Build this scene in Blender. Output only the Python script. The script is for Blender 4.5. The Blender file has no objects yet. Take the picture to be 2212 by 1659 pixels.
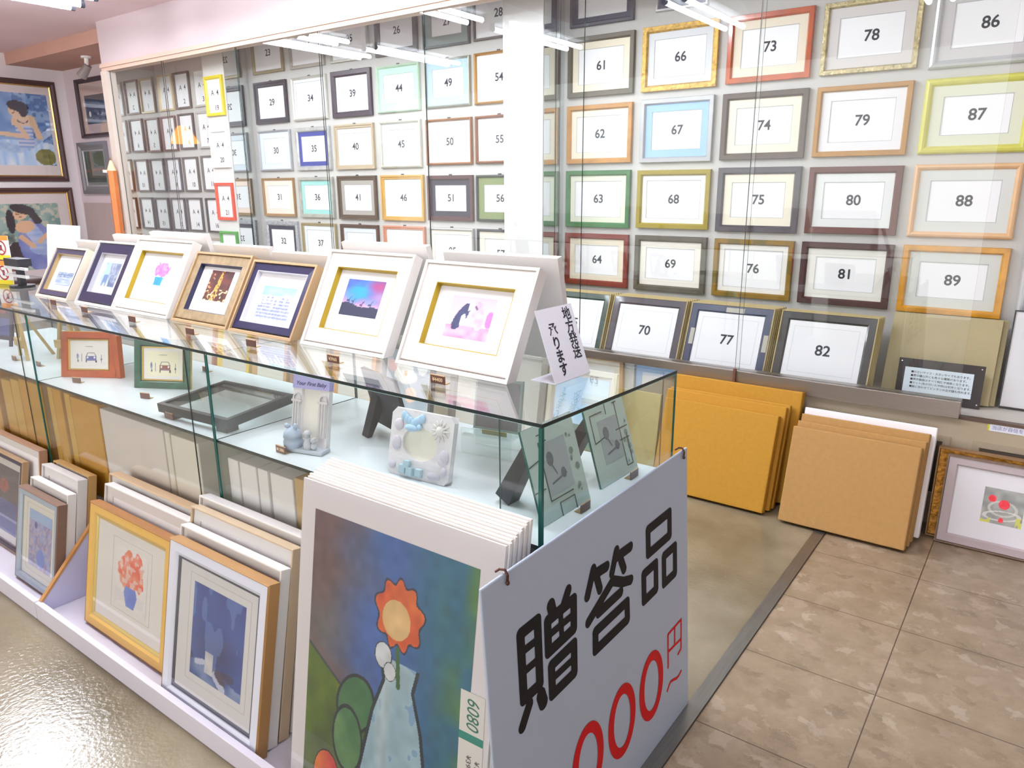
import bpy, bmesh, math, random
from mathutils import Vector, Matrix, Euler
from math import sin, cos, pi, radians, hypot, sqrt, floor, exp, atan2
random.seed(7)
sc = bpy.context.scene
C = sc.collection

# ------------------------------------------------------------------ camera
cam_d = bpy.data.cameras.new('camera'); cam = bpy.data.objects.new('camera', cam_d); C.objects.link(cam)
cam_d.sensor_width = 36.0; cam_d.lens = 1591.52 / 2212 * 36.0; cam_d.clip_start = 0.05
yaw, pitch, roll = radians(-36.19924), radians(15.02746), radians(-0.34052)
fw = Vector((sin(yaw) * cos(pitch), cos(yaw) * cos(pitch), -sin(pitch)))
rt = Vector((cos(yaw), -sin(yaw), 0)); up = rt.cross(fw)
r2 = cos(roll) * rt + sin(roll) * up; u2 = -sin(roll) * rt + cos(roll) * up
mw_ = Matrix((r2, u2, -fw)).transposed().to_4x4(); mw_.translation = Vector((0, 0, 1.5))
cam.matrix_world = mw_
sc.camera = cam
# ------------------------------------------------------------------ world, exposure
wd = bpy.data.worlds.new('world'); sc.world = wd; wd.use_nodes = True
bg = wd.node_tree.nodes['Background']; _t = wd.node_tree          # unseen mall as added ambient fill, graded brighter behind camera (-y), dimmer and bluer right
_g = _t.nodes.new('ShaderNodeTexCoord'); _x = _t.nodes.new('ShaderNodeSeparateXYZ'); _t.links.new(_g.outputs['Generated'], _x.inputs[0])
_m = _t.nodes.new('ShaderNodeMapRange'); _m.inputs[1].default_value = 0.9; _m.inputs[2].default_value = -0.9; _t.links.new(_x.outputs[1], _m.inputs[0])
_r = _t.nodes.new('ShaderNodeValToRGB'); _r.color_ramp.elements[0].color = (0.10, 0.108, 0.155, 1); _r.color_ramp.elements[0].position = 0.5; _r.color_ramp.elements[1].color = (1.65, 1.61, 1.57, 1)
_t.links.new(_m.outputs[0], _r.inputs[0]); _t.links.new(_r.outputs[0], bg.inputs[0]); bg.inputs[1].default_value = 0.85
sc.view_settings.view_transform = 'Standard'
try: sc.view_settings.look = 'None'
except Exception: pass
sc.view_settings.gamma = 1.0; sc.view_settings.use_curve_mapping = False
sc.view_settings.exposure = 0.45
LAMP = 68.0
sc.cycles.transparent_max_bounces = 40; sc.cycles.max_bounces = 10
sc.cycles.sample_clamp_indirect = 6.0
sc.cycles.caustics_reflective = False; sc.cycles.caustics_refractive = False

# ------------------------------------------------------------------ materials
def lin1(c): return c / 12.92 if c <= 0.04045 else ((c + 0.055) / 1.055) ** 2.4
def lin(h):
    if isinstance(h, (tuple, list)): return tuple(h)
    h = h.lstrip('#'); return tuple(lin1(int(h[i:i + 2], 16) / 255) for i in (0, 2, 4))
MATS = {}
def new_mat(name):
    m = bpy.data.materials.new(name); m.use_nodes = True
    return m, m.node_tree, m.node_tree.nodes['Principled BSDF']
def M(col, rough=0.5, metal=0.0, noise=0.0, scale=30.0, bump=0.0, stretch=None, coat=0.0):
    k = (col, rough, metal, noise, scale, bump, stretch, coat)
    if k in MATS: return MATS[k]
    m, t, b = new_mat('paint_' + str(len(MATS)))
    c = lin(col)
    b.inputs['Base Color'].default_value = c + (1,); b.inputs['Roughness'].default_value = rough; b.inputs['Metallic'].default_value = metal
    if coat: b.inputs['Coat Weight'].default_value = coat; b.inputs['Coat Roughness'].default_value = 0.05
    if noise or bump:
        tc = t.nodes.new('ShaderNodeTexCoord'); mp = t.nodes.new('ShaderNodeMapping'); t.links.new(tc.outputs['Object'], mp.inputs[0])
        if stretch: mp.inputs['Scale'].default_value = stretch
        n = t.nodes.new('ShaderNodeTexNoise'); n.inputs['Scale'].default_value = scale; n.inputs['Detail'].default_value = 5
        t.links.new(mp.outputs[0], n.inputs[0])
        if noise:
            r = t.nodes.new('ShaderNodeValToRGB')
            r.color_ramp.elements[0].position = 0.3; r.color_ramp.elements[1].position = 0.7
            r.color_ramp.elements[0].color = tuple(x * (1 - noise) for x in c) + (1,)
            r.color_ramp.elements[1].color = tuple(min(1, x * (1 + noise)) for x in c) + (1,)
            t.links.new(n.outputs[0], r.inputs[0]); t.links.new(r.outputs[0], b.inputs['Base Color'])
        if bump:
            bp = t.nodes.new('ShaderNodeBump'); bp.inputs['Strength'].default_value = bump; bp.inputs['Distance'].default_value = 0.01
            t.links.new(n.outputs[0], bp.inputs['Height']); t.links.new(bp.outputs[0], b.inputs['Normal'])
    MATS[k] = m
    return m
def emis(col, s):
    k = ('e', col, s)
    if k not in MATS:
        m, t, b = new_mat('glow_%d' % len(MATS)); b.inputs['Base Color'].default_value = lin(col) + (1,)
        b.inputs['Emission Color'].default_value = lin(col) + (1,); b.inputs['Emission Strength'].default_value = s
        MATS[k] = m
    return MATS[k]
def glass(tint=(0.97, 0.99, 0.98), gain=1.0, rough=0.0):
    k = ('g', tint, gain, rough)
    if k in MATS: return MATS[k]
    m = bpy.data.materials.new('clear_glass_%d' % len(MATS)); m.use_nodes = True; t = m.node_tree; t.nodes.clear()
    N = t.nodes.new; L = t.links.new
    out = N('ShaderNodeOutputMaterial'); mix = N('ShaderNodeMixShader'); tr = N('ShaderNodeBsdfTransparent'); gl = N('ShaderNodeBsdfGlossy')
    tr.inputs[0].default_value = tint + (1,); gl.inputs['Roughness'].default_value = rough; gl.inputs[0].default_value = (1, 1, 1, 1)
    fr = N('ShaderNodeFresnel'); ge = N('ShaderNodeNewGeometry'); ma = N('ShaderNodeMath'); ma.operation = 'MULTIPLY_ADD'
    ma.inputs[1].default_value = -(1.5 - 1 / 1.5); ma.inputs[2].default_value = 1.5
    L(ge.outputs['Backfacing'], ma.inputs[0]); L(ma.outputs[0], fr.inputs[0])
    g = N('ShaderNodeMath'); g.operation = 'MULTIPLY'; g.inputs[1].default_value = gain; g.use_clamp = True; L(fr.outputs[0], g.inputs[0])
    L(g.outputs[0], mix.inputs[0]); L(tr.outputs[0], mix.inputs[1]); L(gl.outputs[0], mix.inputs[2]); L(mix.outputs[0], out.inputs[0])
    MATS[k] = m; return m
def paint_mat(rough=0.6):
    k = ('paint', rough)
    if k in MATS: return MATS[k]
    m, t, b = new_mat('picture_print_%d' % len(MATS)); a = t.nodes.new('ShaderNodeAttribute'); a.attribute_name = 'Col'
    t.links.new(a.outputs['Color'], b.inputs['Base Color']); b.inputs['Roughness'].default_value = rough
    MATS[k] = m; return m

WHITE = M('f4f2ee', 0.6); PAPER = M('f7f7f8', 0.7); NUMBER = M('2b313b', 0.7); KRAFT = M('c79a55', 0.8, noise=0.06, scale=60)
EDGE = M('195f57', 0.15); EDGE_DARK = M('1b2a2b', 0.2); STEEL = M('a8a099', 0.32, 0.9, noise=0.05, scale=8, stretch=(1, 1, 60))
MIRROR = M('dfe5e4', 0.02, 1.0); BLACK = M('1c1b22', 0.5); WOODTAN = M('c08a52', 0.6, noise=0.15, scale=20, stretch=(1, 8, 8))

# ------------------------------------------------------------------ mesh builder
class B:
    def __init__(s): s.v = []; s.f = []; s.m = []
    def quad(s, pts, mi=0):
        n = len(s.v); s.v += [tuple(p) for p in pts]; s.f.append(tuple(range(n, n + len(pts)))); s.m.append(mi)
    def box(s, x0, x1, y0, y1, z0, z1, mi=0, mt=None):
        p = [(x0, y0, z0), (x1, y0, z0), (x1, y1, z0), (x0, y1, z0), (x0, y0, z1), (x1, y0, z1), (x1, y1, z1), (x0, y1, z1)]
        n = len(s.v); s.v += p
        for i, f in enumerate(((3, 2, 1, 0), (4, 5, 6, 7), (0, 1, 5, 4), (1, 2, 6, 5), (2, 3, 7, 6), (3, 0, 4, 7))):
            s.f.append(tuple(n + a for a in f)); s.m.append(mi if mt is None else mt[i])   # bottom top front right back left
        return s
    def prism(s, poly, axis, a, b, mi=0):
        """extrude a 2D polygon along an axis (0:x over (y,z), 1:y over (x,z), 2:z over (x,y))"""
        def P(q, t): return (t, q[0], q[1]) if axis == 0 else ((q[0], t, q[1]) if axis == 1 else (q[0], q[1], t))
        k = len(poly); n = len(s.v); s.v += [P(q, a) for q in poly] + [P(q, b) for q in poly]
        s.f += [tuple(n + i for i in range(k)), tuple(n + k + i for i in reversed(range(k)))]; s.m += [mi, mi]
        for i in range(k):
            j = (i + 1) % k; s.f.append((n + i, n + k + i, n + k + j, n + j)); s.m.append(mi)
        return s
    def cyl(s, p0, p1, r0, r1=None, n=14, mi=0, cap=True):
        r1 = r0 if r1 is None else r1; p0 = Vector(p0); p1 = Vector(p1); d = (p1 - p0).normalized()
        a = d.orthogonal().normalized(); b = d.cross(a); k = len(s.v)
        for p, r in ((p0, r0), (p1, r1)):
            for i in range(n):
                t = 2 * pi * i / n; s.v.append(tuple(p + a * (r * cos(t)) + b * (r * sin(t))))
        for i in range(n):
            j = (i + 1) % n; s.f.append((k + i, k + j, k + n + j, k + n + i)); s.m.append(mi)
        if cap:
            s.f.append(tuple(k + i for i in reversed(range(n)))); s.m.append(mi); s.f.append(tuple(k + n + i for i in range(n))); s.m.append(mi)
        return s
    def rod(s, pts, r, n=8, mi=0):
        for a, b in zip(pts, pts[1:]): s.cyl(a, b, r, r, n, mi)
        return s
    def lathe(s, c, prof, n=24, mi=0, sx=1, sy=1):
        k = len(s.v)
        for r, z in prof:
            for i in range(n):
                t = 2 * pi * i / n; s.v.append((c[0] + r * sx * cos(t), c[1] + r * sy * sin(t), c[2] + z))
        for a in range(len(prof) - 1):
            for i in range(n):
                j = (i + 1) % n; s.f.append((k + a * n + i, k + a * n + j, k + a * n + n + j, k + a * n + n + i)); s.m.append(mi)
        s.f.append(tuple(k + i for i in reversed(range(n)))); s.m.append(mi)
        e = k + (len(prof) - 1) * n; s.f.append(tuple(e + i for i in range(n))); s.m.append(mi)
        return s
    def ball(s, c, rx, ry, rz, n=14, mi=0):
        m = 8; return s.lathe(c, [(max(1e-4, cos(-pi / 2 + pi * i / m)) * 1.0, sin(-pi / 2 + pi * i / m)) for i in range(m + 1)], n, mi) if False else s._ball(c, rx, ry, rz, n, mi)
    def _ball(s, c, rx, ry, rz, n, mi):
        m = 8; k = len(s.v)
        for a in range(m + 1):
            p = -pi / 2 + pi * a / m; q = max(0.02, cos(p))
            for i in range(n):
                t = 2 * pi * i / n; s.v.append((c[0] + rx * q * cos(t), c[1] + ry * q * sin(t), c[2] + rz * sin(p)))
        for a in range(m):
            for i in range(n):
                j = (i + 1) % n; s.f.append((k + a * n + i, k + a * n + j, k + (a + 1) * n + j, k + (a + 1) * n + i)); s.m.append(mi)
        return s
    def moulding(s, w, h, prof, mi=0, z0=0.0):
        """mitred rectangular ring: prof = (inset, y); x centred, z from z0 up, front towards -y; closed section"""
        k = len(s.v)
        for t, y in prof:
            s.v += [(-w / 2 + t, y, z0 + t), (w / 2 - t, y, z0 + t), (w / 2 - t, y, z0 + h - t), (-w / 2 + t, y, z0 + h - t)]
        n = len(prof)
        for a in range(n):
            b = (a + 1) % n
            for i in range(4):
                j = (i + 1) % 4; s.f.append((k + 4 * a + i, k + 4 * a + j, k + 4 * b + j, k + 4 * b + i)); s.m.append(mi)
        return s
    def xf(s, mat):
        s.v = [tuple(mat @ Vector(p)) for p in s.v]; return s
    def mesh(s, name):
        me = bpy.data.meshes.new(name); me.from_pydata(s.v, [], s.f); me.polygons.foreach_set('material_index', s.m)
        bm = bmesh.new(); bm.from_mesh(me); bmesh.ops.recalc_face_normals(bm, faces=bm.faces); bm.to_mesh(me); bm.free()
        return me
def obj(name, b, mats, parent=None, loc=None, rot=None, smooth=False, bevel=0.0):
    me = b.mesh(name) if isinstance(b, B) else b
    o = bpy.data.objects.new(name, me); C.objects.link(o)
    for m in (mats if isinstance(mats, (list, tuple)) else [mats]): me.materials.append(m)
    if smooth: me.polygons.foreach_set('use_smooth', [True] * len(me.polygons))
    if bevel:
        md = o.modifiers.new('bevel', 'BEVEL'); md.width = bevel; md.segments = 2; md.limit_method = 'ANGLE'
    if parent: o.parent = parent
    if loc: o.location = loc
    if rot: o.rotation_euler = rot
    return o
def tag(o, label, cat, group=None):
    o['label'] = label; o['category'] = cat
    if group: o['group'] = group
    return o
def thing(name, label, cat, loc=(0, 0, 0), rot=(0, 0, 0), group=None):
    o = bpy.data.objects.new(name, None); C.objects.link(o); o.empty_display_size = 0.05
    o.location = loc; o.rotation_euler = rot; return tag(o, label, cat, group)
def struct(name, b, mats, **kw):
    o = obj(name, b, mats, **kw); o['kind'] = 'structure'; return o
BK = lambda *a, **k: B().box(*a, **k)

# text as flat mesh lying in the x-z plane, facing -y, centred on (cx, cz)
def text_mesh(s, size, bold=0.0, align='CENTER', sx=1.0, shear=0.0, line=1.0):
    cu = bpy.data.curves.new('txt', 'FONT'); cu.body = s; cu.size = size; cu.align_x = align; cu.align_y = 'CENTER'
    cu.offset = bold; cu.shear = shear; cu.resolution_u = 4; cu.space_line = line
    o = bpy.data.objects.new('txt', cu); C.objects.link(o)
    dg = bpy.context.evaluated_depsgraph_get(); me = bpy.data.meshes.new_from_object(o.evaluated_get(dg))
    bpy.data.objects.remove(o); bpy.data.curves.remove(cu)
    me.materials.clear()
    me.transform(Matrix(((sx, 0, 0, 0), (0, 0, -1, 0), (0, 1, 0, 0), (0, 0, 0, 1))))
    return me
def text(name, s, size, mat, parent, loc, rot=None, **kw):
    return obj(name, text_mesh(s, size, **kw), mat, parent, loc, rot)
# thick stroke lettering in the x-z plane facing -y
def strokes(b, pts, wd, closed=False, y=0.0, mi=0, n=8):
    segs = list(zip(pts, pts[1:])) + ([(pts[-1], pts[0])] if closed else [])
    for (ax, az), (bx, bz) in segs:
        y -= 0.00015
        d = atan2(bz - az, bx - ax); r = wd / 2; poly = []
        for i in range(n + 1):
            t = d + pi / 2 + pi * i / n; poly.append((ax + r * cos(t), y, az + r * sin(t)))
        for i in range(n + 1):
            t = d - pi / 2 + pi * i / n; poly.append((bx + r * cos(t), y, bz + r * sin(t)))
        b.quad(poly, mi)
    return b

def blob_letters(b, segs, step=.0022, y=-.0008, mi=0):
    """flat lettering as the union of round-ended strokes (ax, az, bx, bz, width), outlined by marching squares"""
    x0 = min(min(q[0], q[2]) - q[4] for q in segs); x1 = max(max(q[0], q[2]) + q[4] for q in segs)
    z0 = min(min(q[1], q[3]) - q[4] for q in segs); z1 = max(max(q[1], q[3]) + q[4] for q in segs)
    nx = int((x1 - x0) / step) + 2; nz = int((z1 - z0) / step) + 2
    def dist(x, z):
        m = 1e9
        for ax, az, bx, bz, w in segs:
            dx, dz = bx - ax, bz - az; t = max(0, min(1, ((x - ax) * dx + (z - az) * dz) / (dx * dx + dz * dz + 1e-12)))
            m = min(m, hypot(x - ax - t * dx, z - az - t * dz) - w / 2)
        return m
    D = [[dist(x0 + i * step, z0 + j * step) for i in range(nx + 1)] for j in range(nz + 1)]
    for j in range(nz):
        for i in range(nx):
            cs = ((i, j), (i + 1, j), (i + 1, j + 1), (i, j + 1)); dv = [D[q][p] for p, q in cs]
            if min(dv) >= 0: continue
            poly = []
            for k in range(4):
                (p, q), (r, t) = cs[k], cs[(k + 1) % 4]; da, db = dv[k], dv[(k + 1) % 4]
                if da < 0: poly.append((x0 + p * step, y, z0 + q * step))
                if (da < 0) != (db < 0):
                    f = da / (da - db); poly.append((x0 + (p + (r - p) * f) * step, y, z0 + (q + (t - q) * f) * step))
            if len(poly) > 2: b.quad(poly, mi)
    return b

# ------------------------------------------------------------------ painted pictures
def hsh(i, j, s): 
    n = (i * 374761393 + j * 668265263 + s * 974711) & 0xffffffff
    n = ((n ^ (n >> 13)) * 1274126177) & 0xffffffff
    return ((n ^ (n >> 16)) & 0xffff) / 65535
def vn(x, y, s=0):
    i, j = floor(x), floor(y); a, b = x - i, y - j; a = a * a * (3 - 2 * a); b = b * b * (3 - 2 * b)
    return (hsh(i, j, s) * (1 - a) + hsh(i + 1, j, s) * a) * (1 - b) + (hsh(i, j + 1, s) * (1 - a) + hsh(i + 1, j + 1, s) * a) * b
def mixc(a, b, t):
    t = max(0, min(1, t)); return tuple(p + (q - p) * t for p, q in zip(a, b))
def hx(h): return tuple(int(h[i:i + 2], 16) / 255 for i in (0, 2, 4))
def ell(u, v, cx, cy, rx, ry, a=0.0):
    x, y = u - cx, v - cy
    if a: x, y = x * cos(a) + y * sin(a), -x * sin(a) + y * cos(a)
    return hypot(x / rx, y / ry)
def sd(u, v, x0, y0, x1, y1):
    dx, dy = x1 - x0, y1 - y0; t = max(0, min(1, ((u - x0) * dx + (v - y0) * dy) / (dx * dx + dy * dy + 1e-9)))
    return hypot(u - x0 - t * dx, v - y0 - t * dy)
def picture(name, w, h, fn, parent, loc, n=70, rough=0.6, rot=None):
    nx = n; ny = max(4, int(n * h / w)); vs = []; cs = []; fs = []
    for j in range(ny + 1):
        for i in range(nx + 1):
            u, v = i / nx, j / ny; vs.append((-w / 2 + w * u, 0, h * v)); c = fn(u, v)
            cs += [lin1(max(0, min(1, c[0]))), lin1(max(0, min(1, c[1]))), lin1(max(0, min(1, c[2]))), 1.0]
    for j in range(ny):
        for i in range(nx):
            a = j * (nx + 1) + i; fs.append((a, a + 1, a + nx + 2, a + nx + 1))
    me = bpy.data.meshes.new(name); me.from_pydata(vs, [], fs); at = me.color_attributes.new('Col', 'FLOAT_COLOR', 'POINT')
    at.data.foreach_set('color', cs)
    return obj(name, me, paint_mat(rough), parent, loc, rot)

# ------------------------------------------------------------------ setting
WY = 4.10; GY = 3.60; CEIL = 2.93; XL = -9.56; LEDGE = 0.51
def floor_mat():
    m, t, b = new_mat('polished_floor'); N = t.nodes.new; L = t.links.new
    tc = N('ShaderNodeTexCoord'); n1 = N('ShaderNodeTexNoise'); n1.inputs['Scale'].default_value = 1.8; n1.inputs['Detail'].default_value = 6; L(tc.outputs['Object'], n1.inputs[0])
    r = N('ShaderNodeValToRGB'); r.color_ramp.elements[0].position = 0.32; r.color_ramp.elements[1].position = 0.7
    r.color_ramp.elements[0].color = lin('675c46') + (1,); r.color_ramp.elements[1].color = lin('968c74') + (1,)
    L(n1.outputs[0], r.inputs[0]); L(r.outputs[0], b.inputs['Base Color']); b.inputs['Roughness'].default_value = 0.16
    n2 = N('ShaderNodeTexNoise'); n2.inputs['Scale'].default_value = 70; n2.inputs['Detail'].default_value = 2; L(tc.outputs['Object'], n2.inputs[0])
    bp = N('ShaderNodeBump'); bp.inputs['Strength'].default_value = 0.25; bp.inputs['Distance'].default_value = 0.004; L(n2.outputs[0], bp.inputs['Height']); L(bp.outputs[0], b.inputs['Normal'])
    return m
def tile_mat():
    m, t, b = new_mat('marble_tile'); N = t.nodes.new; L = t.links.new
    tc = N('ShaderNodeTexCoord'); sx = N('ShaderNodeSeparateXYZ'); L(tc.outputs['Object'], sx.inputs[0])
    def line(sock, off, per, wd):
        a = N('ShaderNodeMath'); a.operation = 'SUBTRACT'; L(sock, a.inputs[0]); a.inputs[1].default_value = off
        d = N('ShaderNodeMath'); d.operation = 'DIVIDE'; L(a.outputs[0], d.inputs[0]); d.inputs[1].default_value = per
        f = N('ShaderNodeMath'); f.operation = 'FRACT'; L(d.outputs[0], f.inputs[0])
        g = N('ShaderNodeMath'); g.operation = 'LESS_THAN'; L(f.outputs[0], g.inputs[0]); g.inputs[1].default_value = wd / per; return g.outputs[0]
    mx = N('ShaderNodeMath'); mx.operation = 'MAXIMUM'; L(line(sx.outputs[0], -0.2465, 0.40, 0.0035), mx.inputs[0]); L(line(sx.outputs[1], 1.7715, 0.421, 0.0035), mx.inputs[1])
    nz = N('ShaderNodeTexNoise'); nz.inputs['Scale'].default_value = 9; nz.inputs['Detail'].default_value = 10; nz.inputs['Roughness'].default_value = 0.72; L(tc.outputs['Object'], nz.inputs[0])
    ds = N('ShaderNodeMixRGB'); ds.inputs[0].default_value = 0.16; L(tc.outputs['Object'], ds.inputs[1]); L(nz.outputs[1], ds.inputs[2])
    mp = N('ShaderNodeMapping'); mp.inputs['Scale'].default_value = (0.8, 1.3, 1); mp.inputs['Rotation'].default_value = (0, 0, 0.5); L(ds.outputs[0], mp.inputs[0])
    vo = N('ShaderNodeTexVoronoi'); vo.inputs['Scale'].default_value = 26; L(mp.outputs[0], vo.inputs[0])
    bw = N('ShaderNodeSeparateXYZ'); L(vo.outputs['Color'], bw.inputs[0])
    r = N('ShaderNodeValToRGB'); e = r.color_ramp.elements; e[0].position = 0; e[0].color = lin('6f5f49') + (1,); e[1].position = 1; e[1].color = lin('b5a794') + (1,)
    for p, c in ((0.07, '75634d'), (0.12, '8b7860'), (0.5, '907d66'), (0.84, '95826c'), (0.90, 'a58f7c')):
        q = e.new(p); q.color = lin(c) + (1,)
    L(bw.outputs[0], r.inputs[0])
    r2_ = N('ShaderNodeValToRGB'); e2 = r2_.color_ramp.elements; e2[0].position = 0.3; e2[0].color = lin('73634c') + (1,); e2[1].position = 0.72; e2[1].color = lin('a99880') + (1,)
    L(nz.outputs[0], r2_.inputs[0])
    mm = N('ShaderNodeMixRGB'); mm.inputs[0].default_value = 0.55; L(r.outputs[0], mm.inputs[1]); L(r2_.outputs[0], mm.inputs[2])
    mj = N('ShaderNodeMixRGB'); L(mx.outputs[0], mj.inputs[0]); L(mm.outputs[0], mj.inputs[1]); mj.inputs[2].default_value = lin('4a3b2e') + (1,)
    L(mj.outputs[0], b.inputs['Base Color']); b.inputs['Roughness'].default_value = 0.28
    return m
struct('floor', BK(XL - 0.3, -0.69, -2.5, 3.66, -0.06, 0.0), floor_mat())
struct('floor', BK(-0.645, 3.0, -2.5, 3.66, -0.06, 0.0), tile_mat())
struct('trim_1', BK(-0.69, -0.645, -2.5, 3.62, -0.06, 0.006), M('8a8883', 0.3, 0.85, noise=0.1, scale=6, stretch=(20, 1, 1)))
WALLM = M('e2dadb', 0.8, noise=0.03, scale=3); CEILM = M('ecd6dc', 0.85, noise=0.03, scale=2); FASC = M('c2b3b4', 0.7, noise=0.02, scale=2)
struct('wall_back', BK(-7.3, 3.0, WY, WY + 0.1, 0, CEIL), M('c9c8c4', 0.8, noise=0.03, scale=3))
struct('wall_left', BK(XL - 0.1, XL, -2.5, 4.43, 0, CEIL), WALLM)
struct('wall_corner', BK(XL, -7.3, 4.33, 4.43, 0, CEIL), M('dccfd4', 0.8, noise=0.03, scale=3))
struct('ceiling', BK(XL - 0.1, 3.0, -2.5, 4.43, CEIL, CEIL + 0.1), CEILM)
struct('trim_2', BK(-7.19, 3.0, GY, GY + 0.10, 2.575, CEIL), FASC)                          # fascia over the glass
struct('trim_3', B().box(-7.19, 3.0, GY - 0.02, GY + 0.08, 2.545, 2.575).box(-7.19, 3.0, GY - 0.008, GY + 0.07, 2.515, 2.545), M('cbb09e', 0.5))
struct('trim_4', BK(XL, -7.19, 3.75, 4.33, 2.81, CEIL), M('c79f8f', 0.8, noise=0.03, scale=3))   # bulkhead left of the showcase
struct('trim_5', BK(-7.19, -7.10, GY - 0.02, GY + 0.07, 0, 2.515), M('c9bcb0', 0.6))          # end post
struct('wall_low', BK(-7.1, 3.0, 3.62, 3.645, 0, 0.508), M('b5a78f', 0.6, noise=0.04, scale=4))
struct('trim_6', BK(-7.1, 3.0, 3.646, WY, LEDGE - 0.03, LEDGE), M('d2d0c8', 0.6))             # ledge
struct('trim_7', BK(-7.1, -0.235, 3.585, 3.66, 0.517, 0.592), STEEL, bevel=0.002)             # steel sill
struct('trim_8', BK(-0.235, 3.0, 3.615, 3.65, 0.509, 0.522), M('5d4a40', 0.4))
PILM = M('dedddb', 0.75, noise=0.02, scale=4)
for i, (a, b) in enumerate(((-6.05, -5.752), (-2.885, -2.592))):
    struct('trim_%d' % (9 + i), BK(a, b, 3.87, WY, LEDGE, CEIL), PILM)
for i, x in enumerate((-7.20, -5.75, -2.59)):
    tag(obj('mirror_panel', BK(x - 0.002, x + 0.002, 3.66 if i == 0 else 3.875, WY - 0.002, LEDGE + 0.004, CEIL - 0.002), MIRROR),
        ('tall mirror panel at the far left end of the showcase', 'tall mirror on the side of the pillar with yellow and red frames',
         'tall mirror on the side of the bare white pillar')[i], 'mirror', 'mirror panels on the showcase pillars')
struct('wall_showcase', BK(-7.3, -7.203, 3.66, 4.43, 0, CEIL), WALLM)
# the showcase glazing, sheet by sheet in two tracks
GL = glass((0.985, 0.995, 0.99), 1.0)
for i, (a, b) in enumerate(((-7.095, -6.205), (-6.21, -5.185), (-5.19, -4.24), (-4.245, -3.283), (-3.29, -2.312), (-2.33, -2.155), (-2.16, -1.215), (-1.232, -0.249))):
    y = 3.602 if i % 2 else 3.614
    struct('window_%d' % (i + 1), BK(a, b, y, y + 0.006, 0.593, 2.53, mt=(1, 1, 0, 1, 0, 1)), [GL, EDGE_DARK])
# recessed panels in the low wall
for x0, x1 in ((-0.86, -0.255), (-0.172, 0.42)):
    b = B(); w = x1 - x0; b.moulding(w, 0.30, [(0, 0), (0, -0.004), (0.026, -0.004), (0.03, 0.0)]); b.box(-w / 2 + 0.03, w / 2 - 0.03, -0.0015, 0, 0.03, 0.27, 1)
    struct('trim_11', b, [M('ab9d86', 0.6), M('4c4238', 0.7)], loc=((x0 + x1) / 2, 3.6195, 0.122))

# ------------------------------------------------------------------ lamps
HOUS = M('e9e9ea', 0.5)
def lamp(x, y0, y1, z, label, group):
    t = thing('fluorescent_lamp', label, 'ceiling light', (x, (y0 + y1) / 2, CEIL), group=group); l = (y1 - y0) / 2; zz = z - CEIL
    obj('housing', B().prism([(-0.06, 0), (0.06, 0), (0.15, zz + 0.042), (-0.15, zz + 0.042)], 1, -l, l), HOUS, t)
    for s in (-1, 1):
        tb = obj('tube', B().cyl((s * 0.075, -l + 0.03, zz), (s * 0.075, l - 0.03, zz), 0.019, n=12), emis('f2f6ff', LAMP), t, smooth=True)
        for q in (-1, 1):
            e = B().cyl((s * 0.075, q * (l - 0.03), zz), (s * 0.075, q * l, zz), 0.022, n=12); e.box(s * 0.075 - 0.015, s * 0.075 + 0.015, q * (l - 0.012) - 0.01, q * (l - 0.012) + 0.01, zz, zz + 0.05)
            obj('socket', e, M('3a3a44', 0.4), t)
for i, x in enumerate((-5.45, -3.95, -2.42, -0.92)):
    o = ('far left row', 'second row from the left', 'third row from the left', 'right hand row')[i]
    lamp(x, 0.77, 1.99, 2.75, 'twin tube ceiling lamp, aisle end of the ' + o, 'twin tube ceiling lamps')
    if i < 3: lamp(x, 2.28, 2.8 if i == 0 else 3.45, 2.75, 'twin tube ceiling lamp, glass end of the ' + o, 'twin tube ceiling lamps')
lamp(-6.1, 1.4, 2.95, 2.80, 'twin tube ceiling lamp nearest the left wall paintings, at the top left', 'twin tube ceiling lamps')
t = thing('pendant_lamp', 'small orange pendant lamp glowing by the left wall, seen reflected in the glass', 'pendant lamp', (-8.85, 1.9, CEIL))
obj('cord', B().cyl((0, 0, 0), (0, 0, -0.70), 0.004, n=6), BLACK, t)
obj('lamp_shade', B().lathe((0, 0, -0.90), [(0.17, 0), (0.16, 0.03), (0.06, 0.2), (0.02, 0.21)], 28), emis('ffa64d', 5.0), t, smooth=True)
t = thing('spotlight', 'small white and grey ceiling spotlight above the two small framed pictures', 'spotlight', (-8.32, 4.02, 2.81))
obj('base_plate', B().cyl((0, 0, 0), (0, 0, -0.02), 0.05), M('e8e4e0', 0.4), t)
obj('arm', B().cyl((0, 0, -0.02), (0.0, -0.01, -0.10), 0.02), M('f2efec', 0.4), t)
obj('lamp_head', B().cyl((0.02, 0, -0.09), (-0.07, -0.04, -0.19), 0.035, 0.05, 18), M('8d8480', 0.4), t)

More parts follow.
